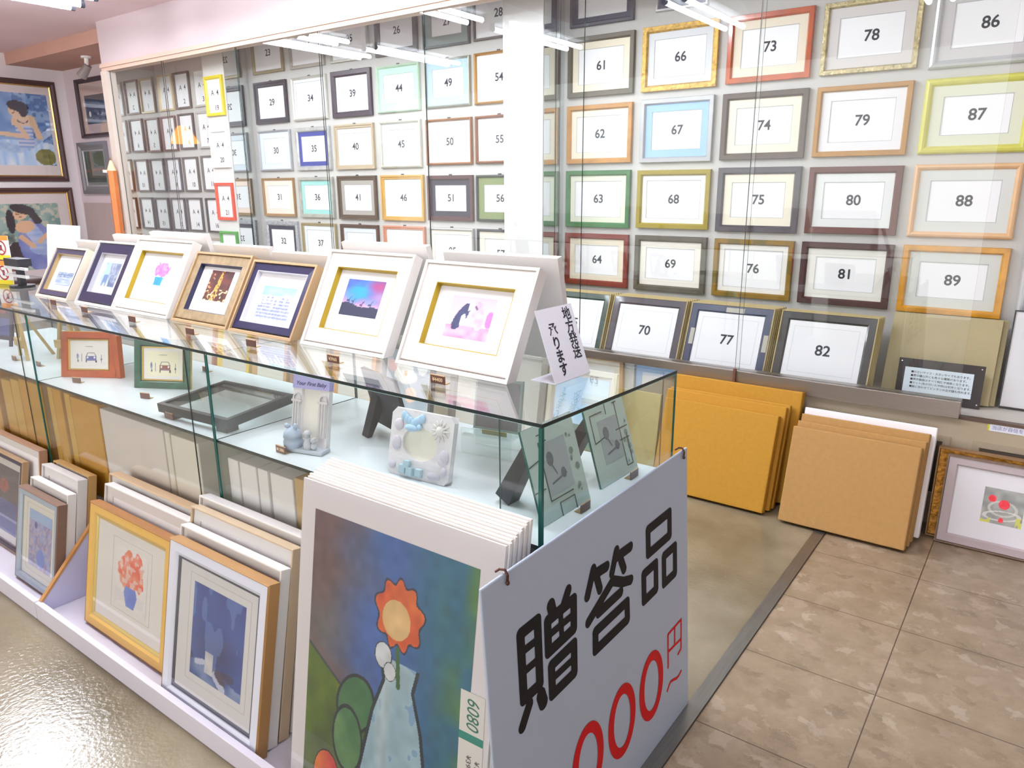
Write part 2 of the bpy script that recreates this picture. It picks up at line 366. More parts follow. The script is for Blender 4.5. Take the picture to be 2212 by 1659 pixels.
# ------------------------------------------------------------------ framed sheets on the showcase wall
def wall_frame(num, x, z, w, h, col, bw, mat=None, mw=0.0, desc='', style='', wall=WY, cat='picture frame', rough=0.4, sheet='f5f6f8', size=None, metal=0.0, group='numbered sample frames on the showcase wall', rot=0, name='picture_frame', a4=False, number=True, hook=True, d=0.022):
    lab = desc or ''
    t = thing(name, lab, cat, (x, wall - 0.001, z - h / 2), group=group)
    if style == 'ornate': fm = M(col, rough, metal, noise=0.35, scale=45, bump=1.0)
    elif style == 'grain': fm = M(col, rough, metal, noise=0.18, scale=24, bump=0.1)
    elif style == 'gloss': fm = M(col, 0.15, metal, noise=0.2, scale=14, coat=0.6)
    else: fm = M(col, rough, metal, noise=0.05, scale=30)
    if style == 'step': prof = [(0, 0), (0, -d), (bw * 0.4, -d), (bw * 0.45, -d * 0.7), (bw * 0.85, -d * 0.7), (bw, -d * 0.45), (bw, 0)]
    elif style == 'round': prof = [(0, 0), (0, -d * 0.6), (bw * 0.2, -d * 0.95), (bw * 0.5, -d * 1.1), (bw * 0.75, -d * 0.9), (bw, -d * 0.45), (bw, 0)]
    else: prof = [(0, 0), (0, -d * 0.9), (0.002, -d), (bw * 0.75, -d), (bw, -d * 0.55), (bw, 0)]
    obj('frame', B().moulding(w, h, prof), fm, t)
    iw, ih = w - 2 * bw, h - 2 * bw
    if mat and mw:
        obj('mat_board', B().moulding(iw + 0.004, ih + 0.004, [(0, -0.001), (0, -0.008), (mw - 0.002, -0.008), (mw, -0.0055), (mw, -0.001)], z0=bw - 0.002), M(mat, 0.8), t)
        obj('window_line', B().moulding(iw - 2 * mw + .006, ih - 2 * mw + .006, [(0, -0.0078), (0, -0.0084), (0.0016, -0.0084), (0.0016, -0.0078)], z0=bw + mw - .003), M('b3b6ba', 0.7), t)  # grey ring colours in a shadow line around the mat window
    else: mw = 0
    m2 = max(0, mw - 0.004)
    s = obj('sheet', BK(-iw / 2 + m2, iw / 2 - m2, -0.005, -0.001, bw + m2, h - bw - m2), M(sheet, 0.75), t)
    zc = h / 2
    if number:
        if a4:
            text('lettering', 'A  4', 0.062, NUMBER, s, (0, -0.0056, zc + 0.025), bold=0.0008); text('number', num, 0.058, NUMBER, s, (0.01, -0.0056, zc - 0.095), bold=0.0012)
        else: text('number', num, size or 0.070, NUMBER, s, (0.005, -0.0056, zc), bold=0.0014)
    if hook: obj('hanger', BK(-0.012, 0.012, -0.006, 0, h - 0.001, h + 0.009), M('3b3a3c', 0.5), t)
    return t
cx = {1: -5.455, 2: -4.965, 3: -4.478, 4: -3.99, 5: -3.524, 6: -3.09, 7: -2.333, 8: -1.837, 9: -1.347, 10: -0.868, 11: -0.387, 12: 0.10}
rz = {0: 2.565, 1: 2.183, 2: 1.80, 3: 1.42, 4: 1.05}
FR = [  # number, column, row, w, h, colour, border, mat colour, mat width, style, words
 ('29', 1, 1, .425, .328, '33313a', .042, None, 0, 'step', 'dark charcoal stepped frame'), ('30', 1, 2, .43, .328, 'a9abb0', .018, 'd9e3ea', .048, 'round', 'silver grey frame with pale blue mat'),
 ('31', 1, 3, .425, .318, '9c7a4d', .022, 'f6dfd0', .045, 'step', 'bronze frame with pale peach mat'), ('32', 1, 4, .45, .345, 'b4b8bd', .042, '25263c', .034, 'ornate', 'ornate silver frame with black mat'),
 ('34', 2, 1, .415, .328, 'cfcdc4', .02, 'e2e5e6', .025, 'round', 'pale silver frame'), ('35', 2, 2, .42, .33, 'c0c2c0', .034, '3b4796', .036, 'grain', 'silver frame with royal blue mat'),
 ('36', 2, 3, .43, .322, 'a9aa9f', .03, '9bd4cd', .036, 'grain', 'grey frame with turquoise mat'), ('37', 2, 4, .43, .33, 'aa9c74', .026, 'dfe4e6', .034, 'step', 'dull gold frame with pale grey mat'),
 ('39', 3, 1, .435, .333, '3a2e3a', .042, None, 0, '', 'plain dark aubergine frame'), ('40', 3, 2, .437, .33, 'b9a98d', .032, 'dfe3ea', .036, 'step', 'champagne stepped frame with grey mat'),
 ('41', 3, 3, .436, .33, '564632', .034, 'a9a59c', .036, 'step', 'dark brown frame with warm grey mat'), ('42', 3, 4, .43, .33, '573c2f', .03, 'd5dde2', .036, 'step', 'reddish brown frame with pale blue mat'),
 ('44', 4, 1, .424, .32, 'bfd7c0', .02, 'bfe6d2', .046, 'round', 'mint green frame with mint mat'), ('45', 4, 2, .415, .33, 'd2d0c4', .022, 'd3dde2', .044, 'round', 'pale silver white frame with blue grey mat'),
 ('46', 4, 3, .435, .328, 'd2a758', .03, None, 0, 'step', 'honey gold stepped frame'), ('47', 4, 4, .43, .33, 'cf8f72', .026, None, 0, 'step', 'salmon pink stepped frame'),
 ('49', 5, 1, .405, .312, 'a5a596', .016, 'b4cfec', .052, 'round', 'slim silver olive frame with sky blue mat'), ('50', 5, 2, .418, .308, '8f5a2c', .018, None, 0, 'round', 'slim brown frame'),
 ('51', 5, 3, .42, .312, '4f2a2b', .03, '363140', .04, '', 'dark red brown frame with navy mat'), ('95', 5, 4, .42, .33, 'b5b6b1', .02, 'f1ead9', .03, 'round', 'slim silver frame with cream mat'),
 ('54', 6, 1, .39, .318, 'b1823f', .018, None, 0, 'round', 'slim golden wood frame beside the bare pillar'), ('55', 6, 2, .39, .308, '7c4b2e', .02, None, 0, 'round', 'slim dark brown frame beside the bare pillar'),
 ('56', 6, 3, .39, .31, '343a33', .018, '7f8c5b', .05, 'round', 'black frame with olive green mat'), ('57', 6, 4, .39, .33, '33333a', .018, 'e6e0d0', .05, 'round', 'black frame with cream mat'),
 ('61', 7, 1, .443, .335, '57503f', .031, 'ece3cd', .042, '', 'dark olive brown frame with cream mat'), ('62', 7, 2, .445, .337, 'b9843f', .03, 'efe7d2', .038, 'grain', 'honey brown frame with cream mat'),
 ('63', 7, 3, .449, .34, '33713a', .031, 'e6e8d3', .035, 'grain', 'bright green frame'), ('64', 7, 4, .45, .322, '7c2f25', .033, 'ede4cd', .04, '', 'rust red frame with cream mat'),
 ('66', 8, 1, .444, .339, 'c9a04a', .033, 'dcdfe2', .04, 'ornate', 'gold leaf frame with pale grey mat'), ('67', 8, 2, .436, .345, 'b3b4b6', .03, '9ec4ee', .042, '', 'silver frame with bright blue mat'),
 ('68', 8, 3, .449, .33, '9b8a12', .031, 'f0efe8', .03, '', 'olive yellow frame'), ('69', 8, 4, .45, .325, '5d584b', .034, 'eeeadf', .04, 'grain', 'dark grey olive frame'),
 ('73', 9, 1, .432, .33, 'b4501f', .03, 'eae0cc', .045, 'gloss', 'glossy red orange frame with cream mat'), ('74', 9, 2, .446, .339, '4a372f', .034, 'efe8d4', .045, 'gloss', 'dark brown frame with cream mat'),
 ('75', 9, 3, .444, .341, '3a3440', .036, 'efe8d4', .045, 'gloss', 'blackish plum frame with cream mat'), ('76', 9, 4, .437, .32, '84601a', .03, 'f0efe9', .03, 'patch', 'olive and red patchwork frame'),
 ('78', 10, 1, .432, .326, 'bcae82', .026, 'd9d5d3', .05, 'ornate', 'mottled gold and silver frame with grey mat'), ('79', 10, 2, .43, .332, 'b0803b', .026, 'ebebee', .045, '', 'light brown frame'),
 ('80', 10, 3, .433, .33, '63352c', .033, 'e6ebe9', .045, '', 'reddish mahogany frame'), ('81', 10, 4, .44, .32, '4c2c2c', .033, 'e9e8e0', .045, '', 'dark maroon frame'),
 ('86', 11, 1, .436, .35, 'cfd2d4', .034, 'cfcdcd', .05, 'round', 'broad silver frame with grey mat'), ('87', 11, 2, .432, .331, 'd3d066', .034, 'dfe2cc', .05, 'round', 'lemon yellow frame'),
 ('88', 11, 3, .433, .336, 'e2b98d', .027, 'd9dcd8', .05, 'round', 'peach wood frame'), ('89', 11, 4, .439, .326, 'd0932b', .031, 'd6dad4', .05, 'gloss', 'amber yellow frame'),
 ('23', 1, 0, .40, .31, 'a39779', .025, None, 0, '', 'dull gold frame in the shaded top row'), ('24', 2, 0, .41, .31, 'b9b6ad', .025, None, 0, '', 'silver frame in the shaded top row'),
 ('25', 3, 0, .42, .31, 'c2c0b8', .02, None, 0, '', 'white silver frame in the shaded top row'), ('26', 4, 0, .41, .32, '5a5554', .045, None, 0, '', 'wide black frame in the shaded top row'),
 ('27', 5, 0, .41, .31, '454c49', .015, '8d9a96', .06, '', 'slim black frame with grey green mat in the shaded top row'), ('28', 6, 0, .39, .30, '4a4036', .015, None, 0, '', 'slim brown frame in the shaded top row'),
 ('60', 7, 0, .42, .32, '2c3040', .022, '3c4356', .03, '', 'dark navy frame high above the olive brown one'), ('65', 8, 0, .30, .28, 'c9c9cb', .014, '55586a', .04, '', 'slim silver frame with slate mat above the gold leaf one'),
 ('90', 12, 2, .43, .335, 'c9c9c9', .03, 'dddddd', .04, 'round', 'silver frame at the right edge of the wall, upper'), ('91', 12, 4, .43, .34, 'd5d6d8', .034, '6e6a68', .03, 'round', 'broad white silver frame at the right edge of the wall'),
]
def patch_mat():
    m, t, b = new_mat('patchwork_wood'); N = t.nodes.new; L = t.links.new
    tc = N('ShaderNodeTexCoord'); mp = N('ShaderNodeMapping'); mp.inputs['Scale'].default_value = (14, 1, 14); L(tc.outputs['Object'], mp.inputs[0])
    sn = N('ShaderNodeVectorMath'); sn.operation = 'FLOOR'; L(mp.outputs[0], sn.inputs[0]); wn = N('ShaderNodeTexWhiteNoise'); L(sn.outputs[0], wn.inputs[0])
    r = N('ShaderNodeValToRGB'); r.color_ramp.interpolation = 'CONSTANT'; e = r.color_ramp.elements; e[0].color = lin('8b6a18') + (1,); e[1].position = 0.75; e[1].color = lin('8f3d17') + (1,)
    q = e.new(0.4); q.color = lin('6f5f1e') + (1,)
    L(wn.outputs[0], r.inputs[0]); L(r.outputs[0], b.inputs['Base Color']); b.inputs['Roughness'].default_value = 0.3; return m
for (n, c, r, w, h, col, bw, mc, mw, st, words) in FR:
    hidden = n in ('60', '65', '90', '91')
    words2 = words if hidden else words + ', sheet numbered ' + n
    o = wall_frame(n, cx[c], rz[r], w, h, col, bw, mc, mw, words2, st if st != 'patch' else '', metal=0.35 if ('silver' in words or 'gold' in words) else 0.0, rough=0.35 if 'silver' in words else 0.4, number=not hidden, hook=(c <= 6))
    if st == 'patch': [q for q in o.children if q.name.startswith('frame')][0].data.materials[0] = patch_mat()
# small portrait frames, far left bay
A4 = [('1', -7.03, 2.37, 'cbb98a'), ('2', -6.75, 2.372, '55463f'), ('3', -6.44, 2.372, 'c9c5bd'), ('5', -7.05, 2.005, '5a2f2b'), ('6', -6.748, 2.012, '4c3d3a'), ('7', -6.44, 2.012, 'bdbab5'),
      ('9', -7.05, 1.625, '3a3c46'), ('10', -6.752, 1.625, '564e48'), ('11', -6.44, 1.63, '6b6660'), ('15', -7.05, 1.25, '35363e'), ('14', -6.76, 1.252, '4a4747'), ('16', -6.44, 1.25, '3a3838'),
      ('12', -7.05, .88, '8a5a45'), ('13', -6.76, .88, 'c7beb4'), ('17', -6.44, .88, 'b7a998')]
for n, x, z, col in A4:
    wall_frame(n, x, z, 0.25, 0.318, col, 0.018, None, 0, 'small portrait frame in the far left bay, sheet numbered ' + n, a4=True, hook=False, group='small portrait frames in the far left bay')
for n, z, col, words in (('19', 2.245, 'e3cf1c', 'bright yellow'), ('20', 1.825, 'f1efec', 'plain white'), ('21', 1.385, 'd8431f', 'bright orange red'), ('22', 0.975, '3f9a38', 'bright green')):
    wall_frame(n, -5.897, z, 0.255, 0.315, col, 0.027, None, 0, words + ' portrait frame on the narrow pillar, A4 sheet numbered ' + n, a4=True, wall=3.87, hook=False, group='portrait frames on the narrow pillar', rough=0.3)

# ------------------------------------------------------------------ cartons and frames leaning on the ledge
TAN = M('b9a777', 0.7, noise=0.05, scale=20); TAN2 = M('9c8a5a', 0.7)
def tray(b, w, h, d, wall=0.006, mi=0, back=True):
    """open-fronted carton tray, front at y=-d, back at y=0"""
    b.moulding(w, h, [(0, 0), (0, -d), (wall, -d), (wall, -0.004)], mi)
    if back: b.box(-w / 2 + wall * .5, w / 2 - wall * .5, -0.005, 0, wall * .5, h - wall * .5, mi)
    return b
def ledge_stack(num, x0, x1, col, words, mc, n=5, bw=0.04, top=0.872):
    w = x1 - x0; xc = (x0 + x1) / 2; lean = radians(21); h = 0.385
    for i in range(n):
        y = 3.755 + i * 0.021
        if i == 0:
            t = thing('cartoned_picture', '%s in an open tan carton, sheet numbered %s' % (words, num), 'boxed frame', (xc, y, LEDGE + .001), (-lean, 0, 0), 'boxed frames leaning on the ledge')
            obj('carton', tray(B(), w, h, 0.018), TAN, t)
            obj('frame', B().moulding(w - .014, h - .014, [(0, -0.005), (0, -0.015), (bw * .8, -0.015), (bw, -0.011), (bw, -0.005)], z0=0.007), M(col, 0.3, noise=0.08, scale=14, coat=0.3) if num != '77' else None or M(col, 0.3), t)
            s = obj('sheet', BK(-w / 2 + bw, w / 2 - bw, -0.0085, -0.005, bw, h - bw), M('f6f7f9', 0.7), t)
            text('number', num, 0.074, NUMBER, s, (0, -0.0092, h / 2), bold=0.0014)
            obj('sheet_border', B().moulding(w - 2 * bw - .07, h - 2 * bw - .07, [(0, -0.0086), (0, -0.0092), (0.0012, -0.0092), (0.0012, -0.0086)], z0=bw + .035), M('c9ccd2', 0.7), t)
        else:
            od = ('', 'second', 'third', 'fourth', 'fifth', 'sixth', 'seventh')[i]
            o = obj('frame_carton', tray(B(), w, h, 0.018), TAN, None, (xc + 0.004 * i, y, LEDGE), (-lean, 0, 0))
            tag(o, '%s tan carton from the front in the stack behind sheet %s' % (od, num), 'carton', 'tan cartons stacked on the ledge')
    return t
ledge_stack('65', -2.56, -2.10, '23413a', 'dark green frame', None, 5, 0.036)
ledge_stack('70', -2.078, -1.618, '433c47', 'plum grey frame', None, 6)
t77 = ledge_stack('77', -1.592, -1.135, '38405c', 'blue patchwork frame with pale blocks', None, 6)
b = B()
for (x, z, w_, h_, ) in ((-0.03, 0.343, 0.10, 0.026), (-0.207, 0.15, 0.026, 0.09), (0.195, 0.15, 0.026, 0.09), (-0.05, 0.012, 0.10, 0.024)): b.box(x, x + w_ if w_ > .05 else x + 0.024, -0.0156, -0.0150, z, z + h_)
obj('pale_inlay', b, M('b9b5a8', 0.5), t77)
ledge_stack('82', -1.10, -0.64, '33302f', 'charcoal frame', None, 4)
o = obj('backing_board', BK(-0.225, 0.225, -0.012, 0, 0, 0.40), M('b3a67f', 0.7, noise=0.05, scale=8), None, (-0.372, 3.880, LEDGE + .005), (-radians(20), 0, 0))
tag(o, 'plain tan board leaning on the ledge behind the black notice', 'board')
o = obj('backing_board', BK(-0.225, 0.225, -0.010, 0, 0, 0.40), M('a39874', 0.7), None, (-0.35, 3.896, LEDGE + .004), (-radians(20), 0, 0))
tag(o, 'second tan board just behind the plain one by the black notice', 'board')
t = thing('notice_sign', 'black framed notice of five Japanese lines at the right end of the steel sill', 'notice', (-0.352, 3.825, LEDGE + .001), (-radians(8), 0, 0))
obj('board', BK(-0.175, 0.175, -0.010, -0.004, 0, 0.195), M('37302f', 0.45), t)
sh = obj('sheet', BK(-0.145, 0.135, -0.0112, -0.010, 0.04, 0.155), M('dce9f2', 0.6), t)
LN = ['■小さいサイズ・大きいサイズもあります。', '■展示額以外にも色々な種類があります。', '■表示価格はすべて税抜き価格となります。', '■マット(色の付いた中枠)は別売となります。', '■絵に合わせてピッタリの注文額も作れます。']
for i, l in enumerate(LN): text('lettering', l, 0.0125, M('23242c', 0.6), sh, (-0.118, -0.0116, 0.134 - i * 0.0172), align='LEFT', bold=0.0001)
for px, pz in ((-0.162, 0.18), (0.162, 0.18), (0.162, 0.018), (-0.162, 0.018)): obj('pin', B().ball((px, -0.0105, pz), 0.004, 0.003, 0.004, 8), M('e8e8ea', 0.2, 0.8), t)
t = thing('cartoned_picture', 'white carton with thin dark edge at the right end of the ledge', 'boxed frame', (0.115, 3.93, LEDGE), (-radians(12), 0, 0))
obj('carton', BK(-0.225, 0.225, -0.03, 0, 0, 0.44), M('dfe0e2', 0.6), t); obj('edge_strip', B().moulding(0.452, 0.442, [(0, -0.031), (0, -0.034), (0.006, -0.034), (0.006, -0.031)]), M('3f3c3d', 0.5), t)
t = thing('shelf_sticker', 'white label strip with blue Japanese lettering on the low wall', 'label', (0.03, 3.6195, 0.478))
obj('strip', BK(-0.15, 0.20, -0.0015, 0, 0, 0.031), M('e4e6f0', 0.6), t); obj('tab', BK(-0.158, -0.15, -0.0016, 0, 0, 0.031), M('c9c93c', 0.6), t)
text('lettering', '当店が自信をも', 0.019, M('5a62a8', 0.6), t, (-0.142, -0.0018, 0.0155), align='LEFT')
# hanging clips where the sheets overlap
t = thing('glass_clip', 'brown door handle clip hanging at the overlap of two glass sheets on the sill', 'clip', (-1.223, 3.575, 0.53))
obj('body', BK(-0.006, 0.006, -0.006, 0.010, 0, 0.075), M('6b4636', 0.4), t); obj('cap', BK(-0.008, 0.008, -0.008, 0.010, -0.012, 0.004), M('3c2620', 0.4), t)
obj('wire', B().cyl((0.002, -0.002, 0.07), (0.004, 0.004, 1.95), 0.0012, n=6), M('2c3335', 0.3), t)

# ------------------------------------------------------------------ cartons leaning on the low wall
def slab_box(name, label, x0, x1, yb, z, h, d, lean, col, group, rz_=0.0):
    t = obj(name, BK(-(x1 - x0) / 2, (x1 - x0) / 2, 0, d, 0, h), col, None, ((x0 + x1) / 2, yb, .001 + d * sin(radians(lean))), (-radians(lean), 0, rz_), bevel=0.004)
    return tag(t, label, 'carton', group)
GB = 'flat cartons leaning on the low wall'; KR = M('ab834c', 0.8, noise=0.05, scale=50); KR2 = M('b0801f', 0.8, noise=0.05, scale=50)
slab_box('flat_carton', 'front brown carton of the stack on the tile edge', -0.852, -0.330, 3.220, 0.012, 0.437, 0.055, 16, KR, GB)
slab_box('flat_carton', 'second brown carton of the stack on the tile edge', -0.850, -0.322, 3.279, 0.012, 0.452, 0.04, 16, KR, GB)
slab_box('flat_carton', 'third brown carton of the stack on the tile edge', -0.848, -0.318, 3.323, 0.012, 0.470, 0.055, 16, KR, GB)
slab_box('flat_carton', 'white carton at the back of the stack on the tile edge', -0.852, -0.300, 3.383, 0.012, 0.485, 0.055, 16, M('efecef', 0.7), GB)
slab_box('flat_carton', 'front yellow brown carton beside the glass counter end', -1.50, -0.931, 3.243, 0.014, 0.462, 0.05, 16.5, KR2, GB)
slab_box('flat_carton', 'second yellow brown carton beside the glass counter end', -1.52, -0.915, 3.296, 0.014, 0.497, 0.035, 16.5, KR2, GB)
slab_box('flat_carton', 'third thin yellow brown carton beside the glass counter end', -1.52, -0.908, 3.334, 0.014, 0.50, 0.03, 16.5, KR2, GB)
slab_box('flat_carton', 'tallest yellow brown carton at the back beside the glass counter end', -1.52, -0.872, 3.412, 0.014, 0.545, 0.06, 12, KR2, GB)
def p_roses(u, v):
    c = mixc(hx('b9bbb7'), hx('8f9490'), vn(u * 6, v * 6, 3)); c = mixc(c, hx('dcdcd4'), 0.7 * (abs(ell(u, v, .5, .45, .33, .2) - 1) < .12))
    c = mixc(c, hx('e4e4e0'), 0.8 * (abs(ell(u, v, .5, .25, .42, .13, .1) - 1) < .12)); c = mixc(c, hx('d5d56a'), 1.0 * (v < .28 and (u < .25 or u > .85) and vn(u * 9, v * 9, 5) > .35))
    for cx_, cy_, r in ((.22, .70, .10), (.52, .58, .135), (.5, .13, .07)):
        e = ell(u, v, cx_, cy_, r, r)
        if e < 1: c = mixc(hx('f03a48'), hx('ff6a70'), e * vn(u * 20, v * 20, 9))
    return c
t = thing('framed_picture', 'pale pink grey framed picture of red roses leaning on the low wall at right', 'framed picture', (-0.01, 3.462, 0), (-radians(8), 0, 0))
obj('carton', tray(B(), 0.47, 0.385, 0.035), M('7d6656', 0.7), t)
obj('frame', B().moulding(0.455, 0.37, [(0, -0.006), (0, -0.03), (0.03, -0.03), (0.036, -0.02), (0.036, -0.006)], z0=0.008), M('b9acaf', 0.4), t)
obj('mat_board', BK(-0.20, 0.20, -0.016, -0.006, 0.035, 0.35), M('e6e6ec', 0.8), t)
picture('print', 0.145, 0.150, p_roses, t, (-0.012, -0.0165, 0.125), 56)
t = thing('cartoned_picture', 'ornate gold frame in a brown box behind the red rose picture', 'boxed frame', (-0.005, 3.512, 0), (-radians(7), 0, 0))
obj('carton', tray(B(), 0.56, 0.40, 0.045), M('8a6a45', 0.7), t)
obj('frame', B().moulding(0.545, 0.385, [(0, -0.006), (0, -0.035), (0.05, -0.03), (0.06, -0.006)], z0=0.008), M('b9802a', 0.35, 0.4, noise=0.4, scale=40, bump=1.0), t)

# ------------------------------------------------------------------ glass counter
ZT = 1.035; ZS = 0.758; ZD = 0.34; YF = 1.178; YB = 1.754
PANE = glass((0.965, 0.988, 0.980), 1.0); PANE2 = glass((0.982, 0.993, 0.988), 1.0)
def xr(y): return -0.787 + (y - YF) / (YB - YF) * 0.036
t = thing('counter_top', 'long clear glass counter top carrying the seven boxed pictures', 'glass top', (0, 0, ZT - 0.008))
b = B(); pl = [(-4.6, YF), (xr(YF), YF), (xr(YB), YB), (-4.6, YB)]; b.prism(pl, 2, 0.0, 0.008)
for i, f in enumerate(b.f): b.m[i] = 0 if i < 2 else 1
obj('pane', b, [PANE, EDGE_DARK], t)
units = [(-1.982, -0.787, 'right hand glass counter unit with the small photo frames'), (-3.212, -1.990, 'middle glass counter unit holding the black tray frame'), (-4.44, -3.220, 'left glass counter unit with the wooden easels')]
SHELFM = M('dfe8ea', 0.25); CWHITE = M('d9d9d6', 0.5)
for k, (a, b_, lab) in enumerate(units):
    t = thing('display_counter', lab, 'glass counter', ((a + b_) / 2, (YF + YB) / 2, 0), group='glass counter units'); xc = (a + b_) / 2; yc = (YF + YB) / 2
    w = (b_ - a) / 2; dpt = (YB - YF) / 2
    obj('base', BK(-w, w, -dpt + .002, dpt - .002, 0, ZD), CWHITE, t)
    right = k == 0
    if right:
        pts = [(a - xc, -dpt + .007), (xr(YF) - xc - .007, -dpt + .007), (xr(YB) - xc - .007, dpt - .007), (a - xc, dpt - .007)]
        sb = B().prism(pts, 2, ZS - .010, ZS)
        for i in range(len(sb.m)): sb.m[i] = 0 if i < 2 else 1
        obj('shelf', sb, [SHELFM, EDGE_DARK], t)
    else: obj('shelf', BK(-w, w, -dpt + .007, dpt - .007, ZS - .010, ZS, mt=(0, 0, 1, 1, 1, 1)), [SHELFM, EDGE_DARK], t)
    h1 = ZT - .009
    e = BK(-w, w - .1105, -dpt, -dpt + .004, ZD, h1, mt=(1, 1, 0, 1, 0, 1)); obj('front_pane', e, [PANE2, M('6f8f88', .2) if right else EDGE_DARK], t)
    e = BK(w - .1095, w, -dpt, -dpt + .004, ZD, h1, mt=(1, 1, 0, 1, 0, 1)); obj('corner_pane', e, [PANE, M('6f8f88', .2) if right else EDGE_DARK], t)
    e = BK(-w, w, dpt - .006, dpt, ZD, h1, mt=(1, 1, 0, 1, 0, 1)); obj('back_pane', e, [PANE, EDGE_DARK], t)
    e = BK(-w, -w + .008, -dpt + .0, dpt - .007, ZD, h1, mt=(1, 1, 1, 0, 1, 0)); obj('end_pane', e, [PANE, EDGE], t)
    e = BK(-w + .0005, -w + .0085, -dpt - .004, -dpt, ZD, h1); obj('edge_strip', e, EDGE, t)
    if right:
        e = B(); q = [(w - .006, -dpt), (w, -dpt), (xr(YB) - xc, dpt), (xr(YB) - xc - .006, dpt)]; e.prism(q, 2, ZD, h1); e.m = [1, 1, 1, 0, 1, 0]
        obj('end_pane', e, [PANE, EDGE], t)
        obj('edge_strip', BK(w - .007, w + .001, -dpt - .003, -dpt + .006, ZD, h1), EDGE, t)
        obj('plinth', BK(w - .15, w - .01, -dpt + .01, -dpt + .2, ZS - .07, ZS - .011), M('3b3f44', 0.5), t)

# ------------------------------------------------------------------ small helpers for counter things
def price_tag(x, y, z, txt, label, rzz=0.0, w=0.042):
    t = thing('price_tag', label, 'price tag', (x, y, z), (0, 0, rzz), 'small brown price tags')
    obj('body', BK(-w / 2, w / 2, -.005, -.002, 0, .020), M('6b4334', 0.4), t); obj('foot', BK(-w / 2, w / 2, -.002, .014, 0, .0015), M('b99a6a', 0.3, 0.6), t)
    obj('rim', BK(-w / 2, w / 2, -.0052, -.0018, .020, .0222), M('d8b48e', 0.3, 0.5), t)
    if txt: text('lettering', txt, 0.013, M('e9c79a', 0.5), t, (0, -.0054, .0100), bold=0.0004)
    return t

# ------------------------------------------------------------------ the pictures
def p_bridge(u, v):
    c = mixc(hx('e9eef6'), hx('aab8d2'), v * .5 + .6 * vn(u * 5, v * 5, 1))
    if .38 < v < .62: c = mixc(c, hx('5b6b8c'), .8 * vn(u * 14, v * 20, 2) + .15)
    if abs(v - .5) < .02: c = hx('6d7c9c')
    if v < .38: c = mixc(hx('8695b8'), hx('c6d0e4'), vn(u * 4, v * 14, 4))
    return c
def p_tower(u, v):
    c = mixc(hx('8fb0de'), hx('dfe9f6'), vn(u * 4, v * 4, 5))
    if u > .35 + .25 * abs(v - .9): c = mixc(hx('6b7690'), hx('aab2c4'), vn(u * 12, v * 9, 6))
    if v < .5 and vn(u * 10, v * 3, 7) > .5: c = mixc(c, hx('4d5d80'), .6)
    return c
def p_pinkflower(u, v):
    c = hx('fdfdfd')
    if ell(u, v, .48, .62, .36, .26) < .8 + .5 * vn(u * 9, v * 9, 8): c = mixc(hx('f9a6de'), hx('f25fb0'), vn(u * 14, v * 14, 9))
    if abs(u - .45) < .23 - .1 * (.38 - v) and .06 < v < .36: c = mixc(hx('35b2e6'), hx('2b86d8'), vn(u * 6, v * 6, 2))
    return c
def p_night(u, v):
    c = mixc(hx('3a1512'), hx('6b2b1c'), vn(u * 6, v * 6, 3))
    s = sd(u, v, .52, 1.0, .42, .1)
    if s < .05 + .07 * (1 - v): c = mixc(c, hx('f0b04a'), .9 * (vn(u * 20, v * 18, 4) > .35))
    if v < .38 and vn(u * 16, v * 16, 5) > .66: c = hx('f4d9a2')
    if u < .25 and vn(u * 12, v * 24, 6) > .72: c = hx('c89a6a')
    return c
def p_city(u, v):
    if v > .72: return mixc(hx('bfe3f2'), hx('7fc3de'), vn(u * 4, v * 8, 3))
    c = hx('f2f4fa'); h = .28 + .42 * hsh(int(u * 15), 3, 2)
    if v < h: c = mixc(hx('b8bfdf'), hx('6d78b4'), vn(u * 34, v * 34, 5))
    if v < h and int(v * 30) % 3 == 0: c = mixc(c, hx('eef0f8'), .5)
    return c
def p_sunset(u, v):
    c = mixc(hx('f3c6d6'), hx('5a4a9a'), v + .4 * (vn(u * 3, v * 5, 1) - .5)); c = mixc(c, hx('2f9df0'), 1.3 * max(0, 1 - ell(u, v, .4, .68, .45, .32, .4)) + .25 * (vn(u * 4, v * 7, 2) > .6))
    c = mixc(c, hx('a8447e'), 1.2 * max(0, 1 - ell(u, v, .85, .85, .35, .22)))
    if v > .8 and u < .5: c = mixc(c, hx('3c6fd0'), .5)
    hill = .34 - .10 * u + .03 * sin(u * 9)
    if v < hill: c = hx('252a45')
    for x in (.18, .30, .55, .78):
        if (abs(u - x) < .012 and hill - .02 < v < hill + .10) or sd(u, v, x, hill + .1, x + .035, hill + .16) < .009 or (abs(u - x + .03) < .035 and hill + .04 < v < hill + .085): c = hx('252a45')
    return c
def p_dogs(u, v):
    c = mixc(hx('c5cdf2'), hx('e9c6e6'), vn(u * 4, v * 4, 3) * 1.1); 
    if v < .3: c = mixc(hx('ef8fb6'), hx('f7c9dc'), vn(u * 7, v * 7, 4))
    e = ell(u, v, .30, .50, .13, .34, -.35)
    if e < 1: c = mixc(hx('32365c'), hx('f0f2fa'), 1.0 if (ell(u, v, .36, .42, .06, .16) < 1 or ell(u, v, .49, .75, .04, .08) < 1) else .1 * vn(u * 20, v * 20, 1))
    if ell(u, v, .40, .75, .10, .09) < 1: c = hx('3a3c60') if u < .43 else hx('eef0fa')
    if ell(u, v, .68, .55, .13, .33, .2) < 1 or ell(u, v, .62, .8, .11, .10) < 1: c = mixc(hx('f3e2ee'), hx('e7a9cf'), vn(u * 9, v * 9, 6))
    if sd(u, v, .58, .78, .62, .72) < .025: c = hx('7a5a86')
    if ell(u, v, .95, .5, .08, .2) < 1: c = hx('cf7fc0')
    return c
